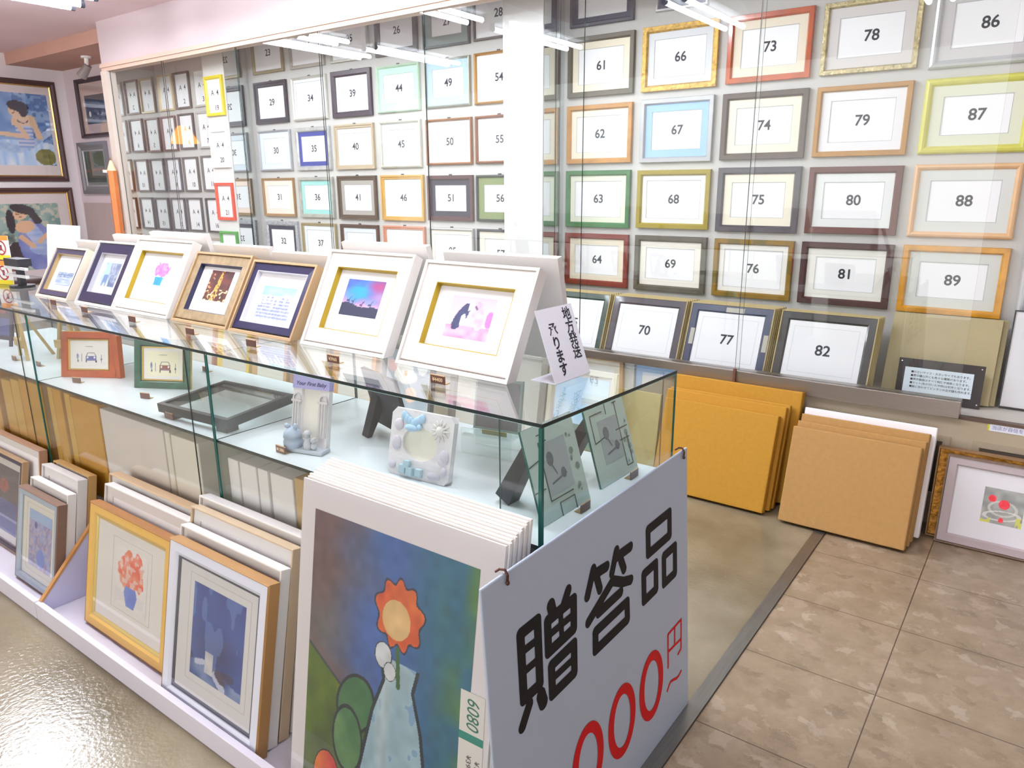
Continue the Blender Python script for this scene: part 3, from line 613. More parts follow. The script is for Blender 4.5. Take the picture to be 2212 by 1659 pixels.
def p_blueflowers(u, v):
    c = mixc(hx('3b5aa8'), hx('2c4590'), vn(u * 5, v * 3, 2)); c = mixc(c, hx('2a3566'), .9 * max(0, 1 - ell(u, v, .5, .38, .55, .28)))
    c = mixc(c, hx('6b8ccb'), .55 * (vn(u * 9, v * 4, 6) > .66)); 
    if v < .62 and vn(u * 6 + 3, v * 6, 4) > .72: c = mixc(c, hx('3a2f52'), .7)
    if v < .16 + .06 * sin(u * 5): c = mixc(hx('31508f'), hx('8fa4cc'), vn(u * 7, v * 9, 3))
    if abs(u - .37) < .085 - .02 * v and .10 < v < .33: c = mixc(hx('e4e3da'), hx('b9bcc8'), vn(u * 12, v * 9, 5))
    if sd(u, v, .12, .16, .28, .20) < .03 or sd(u, v, .50, .12, .66, .02) < .05: c = hx('c3cbe0')
    if ell(u, v, .6, .13, .12, .05, -.4) < 1: c = hx('4a4358')
    return c
def p_orangevase(u, v):
    c = hx('efece4')
    if v < .28 and vn(u * 4, v * 6, 4) > .5: c = hx('e6e4e0')
    e = ell(u, v, .5, .62, .38, .33, .35)
    if e < .75 + .5 * vn(u * 9, v * 9, 2) and v > .3: c = mixc(hx('f39a7c'), hx('ee5f3c'), 1.6 * vn(u * 13, v * 13, 5) - .3 + (u - .5)); c = mixc(c, hx('efece4'), .6 * (vn(u * 16, v * 16, 7) > .62))
    if ell(u, v, .42, .93, .09, .06) < 1: c = hx('ee7a4e')
    if abs(u - .5) < .21 - .10 * abs(v - .24) / .2 * .8 and .02 < v < .36: c = mixc(hx('5a74cf'), hx('7f96e0'), vn(u * 6, v * 6, 3))
    return c
def p_bluegarden(u, v):
    c = mixc(hx('9fb0dc'), hx('8a86b4'), vn(u * 9, v * 9, 3)); c = mixc(c, hx('c8b2bc'), .7 * (vn(u * 22, v * 22, 4) > .58))
    if v > .82: c = mixc(hx('8fb2dc'), hx('a8c4e6'), vn(u * 4, v * 4, 2))
    if ell(u, v, .55, .2, .18, .16) < 1: c = mixc(hx('5f86e0'), c, .3)
    if ell(u, v, .3, .75, .06, .06) < 1: c = hx('4a5aa0')
    return c
def p_darkrose(u, v):
    c = mixc(hx('453c42'), hx('57494c'), vn(u * 5, v * 5, 2))
    if v < .48: c = mixc(hx('56608f'), hx('4a5484'), vn(u * 5, v * 5, 3))
    if ell(u, v, .55, .68, .17, .11) < .7 + .5 * vn(u * 12, v * 12, 5): c = mixc(hx('a4503e'), hx('7a3c34'), vn(u * 20, v * 20, 4))
    return c
def p_moon(u, v):
    c = mixc(hx('1c1b2a'), hx('2e2a3a'), vn(u * 5, v * 5, 1))
    return hx('e9e2c8') if ell(u, v, .18, .35, .05, .10) < 1 else c
def p_greenfield(u, v):
    c = mixc(hx('3b4a44'), hx('53665c'), vn(u * 4, v * 6, 2)); 
    if .38 < v < .5 and vn(u * 8, v * 8, 3) > .55: c = hx('8f5a48')
    return c
def p_lakeframe(u, v):
    c = mixc(hx('8fc4ea'), hx('d9ecf8'), vn(u * 4, v * 5, 3))
    if v < .45: c = mixc(hx('5f7f86'), hx('7d8f6a'), vn(u * 7, v * 7, 4))
    if v < .18: c = hx('8a7a5c')
    return c
def p_whiteflower(u, v):
    c = mixc(hx('6e8296'), hx('b6c2cc'), vn(u * 5, v * 7, 6))
    for x, y, r, k in ((.45, .72, .26, 'f6f3ec'), (.85, .85, .16, 'eef0f0'), (.6, .45, .16, 'f2cdb2'), (.1, .8, .12, 'e0a9a4')):
        if ell(u, v, x, y, r, r * .7) < .7 + .5 * vn(u * 9, v * 9, 1): c = hx(k)
    if ell(u, v, .45, .72, .05, .04) < 1: c = hx('d9a860')
    return c
def p_car(body):
    def f(u, v):
        c = hx('eeeae2') if body == 0 else hx('f2eccb'); k = hx('5a5e9a') if body == 0 else hx('8f4a33'); d = hx('565a78')
        if abs(u - .56) < .17 and .22 < v < .44: c = mixc(k, hx('ffffff'), .15 * vn(u * 9, v * 9, 2))
        if abs(abs(u - .56) - .155) < .02 and .14 < v < .26: c = hx('33364a')
        if abs(abs(u - .56) - (.15 - .35 * (v - .44))) < .012 and .44 <= v < .58 or (abs(u - .56) < .11 and abs(v - .575) < .012): c = d
        if ell(u, v, .45, .37, .03, .04) < 1 or ell(u, v, .67, .37, .03, .04) < 1: c = hx('f8f8ff')
        if abs(v - .26) < .018 and abs(u - .56) < .13: c = hx('8085b8')
        if abs(u - .26) < .010 and .18 < v < .54: c = d
        if ell(u, v, .14, .42, .03, .14) < 1 or ell(u, v, .15, .22, .02, .07) < 1: c = mixc(d, hx('aab0d8'), vn(u * 30, v * 30, 3))
        if ell(u, v, .88, .3, .022, .05) < 1 or (abs(u - .88) < .008 and .14 < v < .52): c = d
        if v > .80 and abs(v - .86) < .012 and abs(u - .5) < .13 and vn(u * 40, 1, 2) > .35: c = hx('8b8790')
        return c
    return f
def p_poster(u, v):   # plain generic still life in the same colours: tall pale vase with an orange bloom on a green hill
    n1 = vn(u * 9, v * 11, 1); n2 = vn(u * 26, v * 30, 2); n3 = vn(u * 4, v * 5, 3)
    c = mixc(hx('6f5a58'), hx('3f66a6'), (u - .08) * 2.6 + .5 * (n1 - .5)); c = mixc(c, hx('2f6d86'), (u - .55) * 3 + .5 * (n3 - .5))
    c = mixc(c, hx('6a4a4c'), max(0, .9 - 2.2 * u - 1.6 * (1 - v)) ); c = mixc(c, hx('5d8a40'), min(.8, max(0, (u - .78) * 4) * max(0, n1 * 2 - .5) * (v > .3)))
    c = mixc(c, hx('6c7170'), .7 * max(0, 1 - ell(u, v, .10, .60, .22, .16))); c = mixc(c, hx('4a74c4'), .5 * max(0, 1 - ell(u, v, .42, .60, .16, .26)))
    hill = .52 - .42 * u if u < .45 else .42 - .34 * (u - .3)
    if v < hill:
        c = mixc(hx('5d7a12'), hx('3f5a2c'), n1 + .5 * (n3 - .5)); c = mixc(c, hx('8aa01c'), .7 * max(0, 1 - ell(u, v, .27, .42, .12, .06)))
        if v < .18 and u < .4: c = mixc(c, hx('5d6a58'), .6)
    if abs(v - hill) < .006: c = mixc(c, hx('2a3a48'), .8)
    for cx_, cy_, rx, ry, a in ((.34, .38, .13, .10, .5), (.30, .24, .10, .12, .1)):     # leaf clump
        e = ell(u, v, cx_, cy_, rx, ry, a)
        if e < 1: c = mixc(hx('2f6b45'), hx('7fa06a'), n1 * .8); 
        if .92 < e < 1.04: c = hx('1c2b33')
    # vase outline half width by height
    if v < .60:
        hw = .235 - .10 * v if v < .16 else (.215 - .28 * (v - .16) ** 1.0 if v < .40 else (.148 - .5 * (v - .40) if v < .52 else .088 + .3 * (v - .52)))
        d = abs(u - .60) - hw
        if d < 0: c = mixc(hx('b3cdd2'), hx('8fb4c2'), n3 * .9 + .3 * (u - .5)); c = mixc(c, hx('5f86b4'), .5 * (n2 > .78)); c = mixc(c, hx('d6e2e0'), .5 * max(0, 1 - abs(u - .52) / .06))
        if abs(d) < .010: c = hx('20303c')
    for cx_, cy_, r in ((.50, .60, .05), (.545, .555, .035)):    # white buds
        e = ell(u, v, cx_, cy_, r, r * .85)
        if e < 1: c = mixc(hx('e8ecea'), hx('c3cdd0'), n1)
        if 1 < e < 1.1: c = hx('2a3038')
    e = ell(u, v, .58, .755, .150, .118)
    lob = .90 + .10 * sin(9 * atan2(v - .755, u - .58))
    if e < lob: c = mixc(hx('d9542a'), hx('e8783a'), n1 + .4 * (n2 - .5))
    if lob < e < lob + .07: c = mixc(c, hx('2a2a33'), .8)
    if ell(u, v, .565, .735, .085, .066) < 1: c = mixc(hx('ecc98c'), hx('d9ab6a'), n1)
    if sd(u, v, .60, .52, .585, .64) < .012: c = hx('3c6b3a')
    e = ell(u, v, .17, .05, .09, .10)
    if e < 1: c = mixc(hx('e07a3c'), hx('d33a4c'), (u - .10) * 7)
    if 1 < e < 1.06: c = hx('2a2a2a')
    return tuple(x * (.93 + .14 * n2) for x in c)
def p_lady_sail(u, v):
    n1 = vn(u * 9, v * 9, 1); n2 = vn(u * 24, v * 24, 2)
    c = mixc(hx('5d86c0'), hx('a7c2e2'), n1); c = mixc(c, hx('b2787c'), .9 * (u < .35 and .3 < v < .75 and n1 > .3)); c = mixc(c, hx('4669a8'), .7 * (u > .6 and n2 > .5)); c = mixc(c, hx('6d6a70'), .6 * (v < .08)); u -= .09
    if ell(u, v, .52, .16, .55, .20) < 1: c = mixc(hx('9cc4ee'), hx('e4edf6'), vn(u * 30, v * 5, 5))
    if sd(u, v, .1, .32, .5, .22) < .06 or sd(u, v, .9, .5, .62, .25) < .04: c = mixc(hx('8fb2e0'), hx('c9d6e6'), n2)
    if abs(u - .60) < .09 + .02 * (v - .4) and .25 < v < .58: c = mixc(hx('8aa2d8'), hx('e6e4ea'), (int(v * 40) % 2) * .7)
    if abs(u - .60) < .125 - .3 * max(0, v - .62) and .55 < v < .70: c = hx('e9c9a8')
    if sd(u, v, .70, .66, .76, .40) < .035 or sd(u, v, .50, .62, .60, .44) < .03 or sd(u, v, .30, .44, .62, .40) < .03: c = hx('e6c39e')
    if ell(u, v, .53, .76, .075, .085) < 1: c = hx('e9c6a2')
    if sd(u, v, .49, .775, .515, .77) < .008 or sd(u, v, .50, .725, .52, .727) < .007: c = hx('6a3c34')
    if abs(ell(u, v, .60, .64, .06, .05) - 1) < .12 and v < .64: c = hx('4a4a58')
    if ell(u, v, .57, .82, .12, .075, -.2) < 1 or ell(u, v, .62, .76, .05, .09) < 1: c = hx('2c2a3c')
    if ell(u, v, .80, .12, .12, .12) < 1: c = mixc(hx('8f8a3a'), hx('6d6a2c'), n2)
    return c
def p_lady_hair(u, v):
    n1 = vn(u * 9, v * 9, 7); n2 = vn(u * 24, v * 24, 8)
    c = mixc(hx('a9bdb4'), hx('6f968e'), n1); c = mixc(c, hx('d9cdb4'), .7 * (n2 > .62))
    if v < .55 and u < .42: c = mixc(hx('4e5f58'), hx('8a9a88'), n2)
    for i in range(7):
        x, y = .16 + .07 * (i % 4), .36 + .09 * (i // 4) + .02 * (i % 2)
        e = ell(u, v, x, y, .035, .03)
        if e < 1: c = hx('eef2ee') if e > .35 else hx('d9c25a')
    if u < .42 and v < .28: c = mixc(hx('9a5a40'), hx('7c4632'), n1)
    if ell(u, v, .42, .2, .12, .24) < 1: c = hx('2d2226')
    if ell(u, v, .68, .34, .22, .42, .15) < 1: c = mixc(hx('5d6cb4'), hx('8f9ad0'), n1)
    if sd(u, v, .62, .62, .78, .3) < .09 or ell(u, v, .72, .34, .15, .12) < 1: c = mixc(hx('c3cfe6'), hx('8fa8d8'), vn(u * 10, v * 30, 3))
    if ell(u, v, .56, .66, .12, .09, .3) < 1 or sd(u, v, .50, .5, .62, .36) < .035 or sd(u, v, .70, .42, .80, .52) < .03: c = hx('e3b68e')
    if ell(u, v, .52, .84, .09, .075, .5) < 1: c = hx('e6bd96')
    if sd(u, v, .48, .85, .505, .845) < .008 or sd(u, v, .54, .86, .565, .855) < .008 or sd(u, v, .505, .80, .53, .80) < .007: c = hx('5a2e2a')
    if ell(u, v, .56, .92, .15, .07, -.3) < 1 or ell(u, v, .40, .74, .05, .18) < 1 or sd(u, v, .64, .9, .72, .74) < .05: c = hx('2a2129')
    return c

# ------------------------------------------------------------------ boxed pictures leaning on the counter top
def boxed_picture(x0, x1, h, lean, tcol, fcol, bw, fn, px, pz, pw, ph, label, inner=None, mats=None, back=True, y=1.41, backcol='e3dfdb', d=0.034, rzz=0.0):
    w = x1 - x0; t = thing('boxed_picture', label, 'boxed picture', ((x0 + x1) / 2, y, ZT + .001), (-radians(lean), 0, rzz), 'boxed pictures on the counter top')
    # origin is the front lower edge: everything sits behind it
    b = B().moulding(w, h, [(0, d), (0, 0), (.008, 0), (.008, d - .005)]); b.box(-w / 2 + .004, w / 2 - .004, d - .006, d, .004, h - .004)
    tl = math.tan(radians(lean)); b.v = [(x_, y_, z_ + (y_ * tl if z_ < .012 else 0)) for x_, y_, z_ in b.v]
    obj('carton', b, tcol, t)
    iw, ih = w - .018, h - .025
    obj('frame', B().moulding(iw, ih, [(0, d - .008), (0, .006), (.003, .0045), (bw, .006), (bw, d - .008)], z0=.016), fcol, t)
    if inner: obj('inner_moulding', B().moulding(iw - 2 * bw, ih - 2 * bw, [(0, .0225), (0, .0062), (.0025, .0066), (.005, .0225)], z0=.016 + bw), inner, t)
    m = obj('mat_board', BK(-iw / 2 + bw * .8, iw / 2 - bw * .8, .022, .026, .016 + bw * .8, .016 + ih - bw * .8), PAPER, t)
    picture('print', pw, ph, fn, m, (px, .0215, pz), 60)
    if back:
        o = obj('frame_carton', BK(-w / 2, w / 2, -.020, 0, 0, h * .97), M(backcol, 0.7), None, ((x0 + x1) / 2, 1.695, ZT + .006), (radians(14), 0, 0))
        tag(o, 'pale carton propping the back of the ' + label.split(' in ')[0] + ' picture', 'carton', 'pale cartons propping the counter pictures')
    return t
TW = M('ece7e2', 0.7); TT = M('b99a72', 0.7)
GOLDIN = M('b79a2e', 0.35, 0.5)
boxed_picture(-3.70, -3.40, .245, 30, M('e3d2bd', 0.6), M('45405a', 0.35), .022, p_bridge, 0, .07, .145, .10, 'gold edged grey bridge scene in a white carton, leftmost on the counter', inner=M('bfa677', 0.3, 0.6))
boxed_picture(-3.325, -3.012, .287, 29.5, TW, M('23264a', 0.25, coat=0.5), .042, p_tower, .0, .095, .125, .105, 'navy framed blue castle view in a white carton', inner=M('c9cad0', 0.3, 0.6))
boxed_picture(-3.005, -2.605, .31, 28.5, TW, M('efebe6', 0.5), .04, p_pinkflower, .02, .12, .13, .115, 'white framed pink flowers in a blue pot, in a white carton', inner=GOLDIN)
boxed_picture(-2.575, -2.235, .275, 30, TT, M('a08a66', 0.5, noise=0.2, scale=40), .034, p_night, .005, .10, .135, .115, 'marbled tan framed brown and gold night view in a tan carton', inner=M('2a2a48', 0.4))
boxed_picture(-2.222, -1.89, .262, 30, TT, M('27254a', 0.3), .026, p_city, .0, .065, .17, .115, 'navy framed pale blue city skyline in a tan carton', inner=M('d5d5de', 0.4))
boxed_picture(-1.842, -1.478, .314, 28, TW, M('f0ece8', 0.5), .044, p_sunset, .0, .115, .16, .115, 'white framed giraffe sunset in a white carton', inner=GOLDIN)
boxed_picture(-1.417, -1.028, .302, 27, TW, M('f0ece8', 0.5), .05, p_dogs, .0, .10, .15, .115, 'white framed picture of two dogs in a white carton, rightmost on the counter', inner=GOLDIN, y=1.388, rzz=-.03)
for (x, y, txt, lab) in ((-3.336, 1.338, '', 'tiny brown price tag before the leftmost counter picture'), (-3.028, 1.321, '', 'tiny brown price tag before the navy framed castle view'), (-2.657, 1.316, '', 'tiny brown price tag before the pink flower picture'),
    (-2.263, 1.304, '', 'tiny brown price tag before the brown night view'), (-1.931, 1.304, '', 'tiny brown price tag before the city skyline'), (-1.558, 1.303, '¥3960', 'brown price tag reading 3960 before the giraffe sunset'), (-1.174, 1.301, '¥4400', 'brown price tag reading 4400 before the two dogs')):
    price_tag(x, y, ZT, txt, lab, w=0.046)
# folded card
t = thing('tent_card', 'white folded card with black handwritten Japanese lettering on the counter corner', 'card', (-0.926, 1.525, ZT + .001), (0, 0, radians(88)))
lean = radians(20)
cb = B(); cb.box(-.078, .078, 0, .0015, 0, .185); pn = obj('panel', cb, M('e9e9f2', 0.7), t, rot=(-lean, 0, 0))
obj('foot', BK(-.078, .078, 0.0, .075, 0, .0015), M('e6e6f0', 0.7), t)
for i, ch in enumerate('地方発送'): text('lettering', ch, 0.036, M('1e1e26', 0.6), pn, (.046, -.0006, .160 - i * .0335), bold=0.0006)
for i, ch in enumerate('承ります'): text('lettering', ch, 0.036, M('1e1e26', 0.6), pn, (-.028, -.0006, .128 - i * .0335), bold=0.0004 if i == 0 else 0.0009)
# left end of the counter top
t = thing('acrylic_shelf_stand', 'black stand with clear shelf bars at the left end of the counter top', 'display stand', (-4.06, 1.5, ZT + .001))
obj('base', B().cyl((0, 0, 0), (0, 0, .012), .055), BLACK, t); obj('post', BK(-.02, .02, -.012, .012, .01, .11), BLACK, t); obj('head', BK(-.09, .07, -.03, .03, .105, .14), BLACK, t)
for z in (.055, .092): obj('clear_bar', BK(-.09, .15, -.035, -.02, z, z + .012), M('d8dcdc', 0.2), t)
for i, (x, z, lab) in enumerate(((-4.24, 1.10, 'upper'), (-4.26, 0.955, 'lower'))):
    t = thing('warning_card', lab + ' white card with red prohibition ring beside the black acrylic stand', 'card', (x, 1.50, ZT + .001 + (.125 if i == 0 else 0)), (0, 0, radians(15)), 'warning cards at the left edge')
    obj('card', BK(-.06, .06, 0, .002, 0, .118), M('f4f2f0', 0.7), t)
    obj('orange_band', BK(-.06, .06, -.0006, 0, .095, .118), M('f2a03c', 0.6), t); obj('yellow_band', BK(-.06, .06, -.0006, 0, 0, .022), M('f4e02a', 0.6), t)
    b = B(); n = 22
    for k in range(n): strokes(b, [(.033 * cos(2 * pi * k / n), .058 + .033 * sin(2 * pi * k / n)), (.033 * cos(2 * pi * (k + 1) / n), .058 + .033 * sin(2 * pi * (k + 1) / n))], .007, y=-.0008)
    strokes(b, [(-.023, .081), (.023, .035)], .006, y=-.0009)
    obj('prohibition_ring', b, M('c23a3e', 0.6), t)
    obj('hand_mark', B().box(-.008, .008, -.0007, 0, .045, .072), M('6a4a52', 0.6), t)
o = obj('blank_board', BK(-.16, .16, 0, .012, 0, .30), M('f4f4f8', 0.7), None, (-3.87, 1.60, ZT + .001), (-radians(8), 0, 0)); tag(o, 'blank white board standing behind the leftmost counter picture', 'board')

# ------------------------------------------------------------------ things on the counter shelf
Z1 = ZS + .001
def easel_picture(x, y, rzz, w, h, lean, fcol, gold, fn, label, bw=.03):
    t = thing('desk_photo_frame', label, 'photo frame', (x, y, Z1), (0, 0, rzz), 'desk frames with car prints')
    p = obj('frame', B().moulding(w, h, [(0, .016), (0, 0), (bw * .8, 0), (bw, .006), (bw, .016)]), fcol, t, rot=(-radians(lean), 0, 0))
    obj('gold_edge', B().moulding(w + .004, h + .004, [(0, .012), (0, .003), (.002, .003), (.002, .012)], z0=-.002).moulding(w - 2 * bw, h - 2 * bw, [(0, .009), (0, .003), (.005, .006), (.005, .009)], z0=bw), gold, p)
    m = obj('mat_board', BK(-w / 2 + bw, w / 2 - bw, .008, .014, bw, h - bw), M('f0ece4', 0.8), p)
    picture('print', w - 2 * bw - .036, h - 2 * bw - .036, fn, m, (0, .0075, bw + .018), 60)
    obj('back_leg', B().prism([(.055, 0), (.105, 0), (.062, h * .85), (.052, h * .85)], 0, .03, .05), fcol, t)
    return t
GE = M('d3ad55', 0.3, 0.6)
easel_picture(-3.105, 1.325, radians(30), .235, .185, 12, M('b4480c', 0.35, noise=0.15, scale=18), GE, p_car(0), 'orange brown desk frame with a blue car print on the counter shelf')
o = obj('display_block', BK(-.012, .012, -.004, .018, 0, .172), M('b9500f', 0.4), None, (-2.988, 1.392, Z1), (-radians(3), 0, radians(12)))
tag(o, 'narrow orange brown panel propped against the right of the blue car print', 'panel')
easel_picture(-2.69, 1.405, radians(28), .23, .19, 12, M('08533d', 0.3, noise=0.4, scale=30), GE, p_car(1), 'green marbled desk frame with a red car print on the counter shelf')
t = thing('tray_frame', 'black box frame lying flat on the middle counter shelf', 'box frame', (-2.19, 1.36, Z1), (radians(4), 0, radians(4)))
obj('frame', B().moulding(.36, .27, [(0, .030), (0, 0), (.016, 0), (.016, .030)]).xf(Matrix.Rotation(radians(-90), 4, 'X') @ Matrix.Translation((0, -.055, -.135))), M('1d1c21', 0.4), t)
obj('glass_pane', BK(-.165, .165, -.12, .12, .048, .051), glass((0.95, .97, .97), 1.2), t)
for x in (-.15, .12): obj('foot', BK(x, x + .05, -.135, -.09, 0.006, .026), M('1d1c21', 0.4), t)
def easel(x, y, s, col, label, rzz=0.0):
    t = thing('wooden_easel', label, 'easel', (x, y, Z1), (0, 0, rzz), 'small easels on the left counter shelf'); h = .245 * s
    for q in (-1, 1): obj('front_leg', B().prism([(q * .075 * s - .008, 0), (q * .075 * s + .008, 0), (q * .008 + .008, h), (q * .008 - .008, h)], 1, -.006, .006), col, t)
    obj('crossbar', BK(-.065 * s, .065 * s, -.018, 0.0, .055 * s, .09 * s), col, t)
    obj('back_leg', B().prism([(.11, 0), (.124, 0), (.012, h * .95), (0, h * .95)], 0, -.007, .007), col, t)
EW = M('b79a63', 0.55, noise=0.12, scale=20)
easel(-3.72, 1.33, 1.0, EW, 'pale wooden tripod easel on the left counter shelf, nearer the glass', radians(-10))
easel(-3.50, 1.43, 1.0, EW, 'pale wooden tripod easel on the left counter shelf, nearer the car print', radians(12))
t = thing('chalk_board', 'dark framed easel picture with a red smear at the left edge of the shelf', 'easel picture', (-4.12, 1.38, Z1), (-radians(10), 0, radians(12)))
obj('frame', B().moulding(.17, .22, [(0, .012), (0, 0), (.018, 0), (.02, .012)], z0=.03), M('2f2b3a', 0.5), t)
picture('print', .135, .185, p_darkrose, t, (0, .006, .047), 30)
for q in (-.07, .07): obj('leg', BK(q - .006, q + .006, 0, .012, 0, .035), M('2f2b3a', 0.5), t)
# baby frame
t = thing('baby_photo_frame', 'lavender and grey moulded baby photo frame with a small carriage on the counter shelf', 'photo frame', (-1.68, 1.285, Z1), (0, 0, radians(14)))
fb = obj('frame', B().moulding(.125, .235, [(0, .018), (0, 0), (.030, 0), (.034, .008), (.034, .018)]), M('e6e2e2', 0.7, bump=0.2, scale=60), t, rot=(-radians(12), 0, 0))
fb.scale = (1, 1, .93)
obj('lavender_header', BK(-.0635, .0635, -.003, .019, .192, .237), M('a9a5d8', 0.6), fb)
text('lettering', 'Your First Baby', 0.0165, M('37326e', 0.6), fb, (0, -.0036, .208), shear=0.3, bold=.0004)
obj('insert', BK(-.03, .03, .008, .012, .034, .195), M('eeeadf', 0.8), fb)
for q in (-1, 1):
    pb = B(); pb.box(q * .046 - .014, q * .046 + .014, -.005, 0, .045, .15)
    for k in range(3): pb.box(q * .046 - .011 + k * .009, q * .046 - .007 + k * .009, -.008, -.005, .045, .15)
    pb.box(q * .046 - .017, q * .046 + .017, -.008, 0, .15, .157)
    for k in range(10):
        a0 = pi * k / 9; pb.cyl((q * .046 + .012 * cos(a0), -.006, .160 + .016 * sin(a0)), (q * .046 + .012 * cos(a0), -.001, .160 + .016 * sin(a0)), .003, n=6)
    obj('column', pb, M('d3d0d0', 0.7), fb)
obj('step', BK(-.07, .07, -.032, .014, 0, .012), M('b9c2cc', 0.7), t, bevel=.003)
cr = B(); cr.lathe((-.038, -.016, .012), [(.026, 0), (.028, .018), (.024, .03), (.027, .031), (.024, .045), (.014, .056), (.003, .06)], 18); cr.ball((-.052, -.018, .075), .010, .008, .008, 10); cr.ball((-.024, -.018, .075), .007, .006, .010, 10)
obj('carriage', cr, M('a9b9cc', 0.6), t, smooth=True)
fg = B(); fg.lathe((.016, -.018, .012), [(.012, 0), (.014, .012), (.009, .028), (.010, .034)], 12); fg.ball((.016, -.018, .052), .009, .009, .010, 10); fg.lathe((.016, -.018, .058), [(.012, 0), (.012, .003), (.006, .009), (.001, .010)], 12); fg.ball((.036, -.018, .022), .010, .009, .011, 10); fg.ball((.036, -.02, .040), .008, .008, .008, 10)
for q in (-1, 1): fg.ball((.036 + q * .007, -.02, .047), .003, .003, .003, 6)
obj('toy_figure', fg, M('c3c6ca', 0.7), t, smooth=True)
# ceramic frame with sun, bird and blocks
t = thing('ceramic_photo_frame', 'white clay photo frame with oval window, blue bird and sun on the counter shelf', 'photo frame', (-1.268, 1.305, Z1), (0, 0, radians(4)))
W_, H_ = .205, .178; n = 40; b = B(); ov = [(-.002 + .058 * cos(2 * pi * k / n), .092 + .044 * sin(2 * pi * k / n)) for k in range(n)]
rc = []
for k in range(n):
    a = 2 * pi * k / n; s_ = 1 / max(abs(cos(a)) / (W_ / 2), abs(sin(a)) / (H_ / 2)); rc.append((s_ * cos(a), H_ / 2 + s_ * sin(a)))
for k in range(n):
    j = (k + 1) % n
    b.quad([(rc[k][0], 0, rc[k][1]), (rc[j][0], 0, rc[j][1]), (ov[j][0], 0, ov[j][1]), (ov[k][0], 0, ov[k][1])])
    b.quad([(ov[k][0], 0, ov[k][1]), (ov[j][0], 0, ov[j][1]), (ov[j][0], .012, ov[j][1]), (ov[k][0], .012, ov[k][1])])
    b.quad([(rc[k][0], 0, rc[k][1]), (rc[k][0], .018, rc[k][1]), (rc[j][0], .018, rc[j][1]), (rc[j][0], 0, rc[j][1])])
b.quad([(-W_ / 2, .018, 0), (W_ / 2, .018, 0), (W_ / 2, .018, H_), (-W_ / 2, .018, H_)])
fb = obj('frame', b, M('e4e2e4', 0.75, bump=0.4, scale=40), t, rot=(-radians(13), 0, 0))
obj('insert', BK(-.07, .07, .011, .013, .04, .145), M('efeede', 0.8), fb)
bb = B(); 
for k in range(-3, 4): bb.ball((-.028 + k * .010, -.004, .142 + .012 * abs(k) * .5), .010, .005, .013, 10)
bb.ball((-.03, -.006, .132), .022, .007, .010, 12); bb.ball((-.004, -.006, .137), .008, .006, .008, 10)
obj('bird', bb, M('a8cbe6', 0.7), fb, smooth=True)
sb = B(); sb.ball((.062, -.003, .138), .013, .008, .013, 14)
for k in range(12):
    a = 2 * pi * k / 12; sb.cyl((.062 + .012 * cos(a), -.002, .138 + .012 * sin(a)), (.062 + .030 * cos(a), -.001, .138 + .030 * sin(a)), .0045, .001, 6)
obj('sun', sb, M('e2e0dc', 0.7), fb, smooth=True)
kb = B()
for x, z, s_ in ((-.042, .022, .013), (-.030, .036, .012), (-.018, .018, .013), (.012, .020, .012)): kb.box(x - s_, x + s_ * .6, -.012, 0, z - s_, z + s_ * .8)
obj('toy_blocks', kb, M('b4d0da', 0.7), fb, bevel=.002)
lb = B(); 
for x, z, rx, rz_ in ((-.078, .085, .016, .020), (-.072, .078, .010, .010), (.082, .072, .016, .020), (.076, .060, .012, .010), (.055, .018, .022, .010), (.085, .035, .010, .014), (-.085, .025, .012, .012), (-.075, .135, .016, .016)): lb.ball((x, -.001, z), rx, .006, rz_, 12)
obj('cloud_relief', lb, M('cfcbd6', 0.75), fb, smooth=True)
# black frame back on its strut
t = thing('strut_photo_frame', 'black photo frame seen from behind on its strut in the right counter unit', 'photo frame', (-1.56, 1.52, Z1), (0, 0, radians(-18)))
obj('back_board', BK(-.11, .11, 0, .012, .02, .21), M('232430', 0.6), t, rot=(radians(14), 0, 0)); obj('strut', B().prism([(-.075, 0), (-.06, 0), (.02, .15), (.01, .17), (-.02, .17)], 0, -.075, -.035), M('1f202a', 0.6), t)
# acrylic easel with dark card
t = thing('acrylic_easel', 'clear acrylic easel holding a dark grey framed card in the right counter unit', 'easel', (-1.235, 1.60, Z1), (0, 0, radians(10)))
CL = glass((0.93, .96, .95), 1.4)
obj('easel_back', BK(-.08, .08, .03, .035, .0, .12), CL, t); obj('easel_foot', BK(-.08, .08, -.05, .03, .05, .055), CL, t); obj('easel_front', BK(-.08, .08, -.055, -.05, 0, .075), CL, t)
obj('card', BK(-.07, .07, 0, .01, .058, .2), M('8f8a8d', 0.6), t, rot=(-radians(10), 0, 0)); obj('card_edge', B().moulding(.15, .152, [(0, .012), (0, -.001), (.006, -.001), (.006, .012)], z0=.056), M('9fb5ae', 0.3), t, rot=(-radians(10), 0, 0)); obj('gold_strip', BK(-.04, .04, -.002, .0, .045, .058), M('a89a3a', 0.4), t)
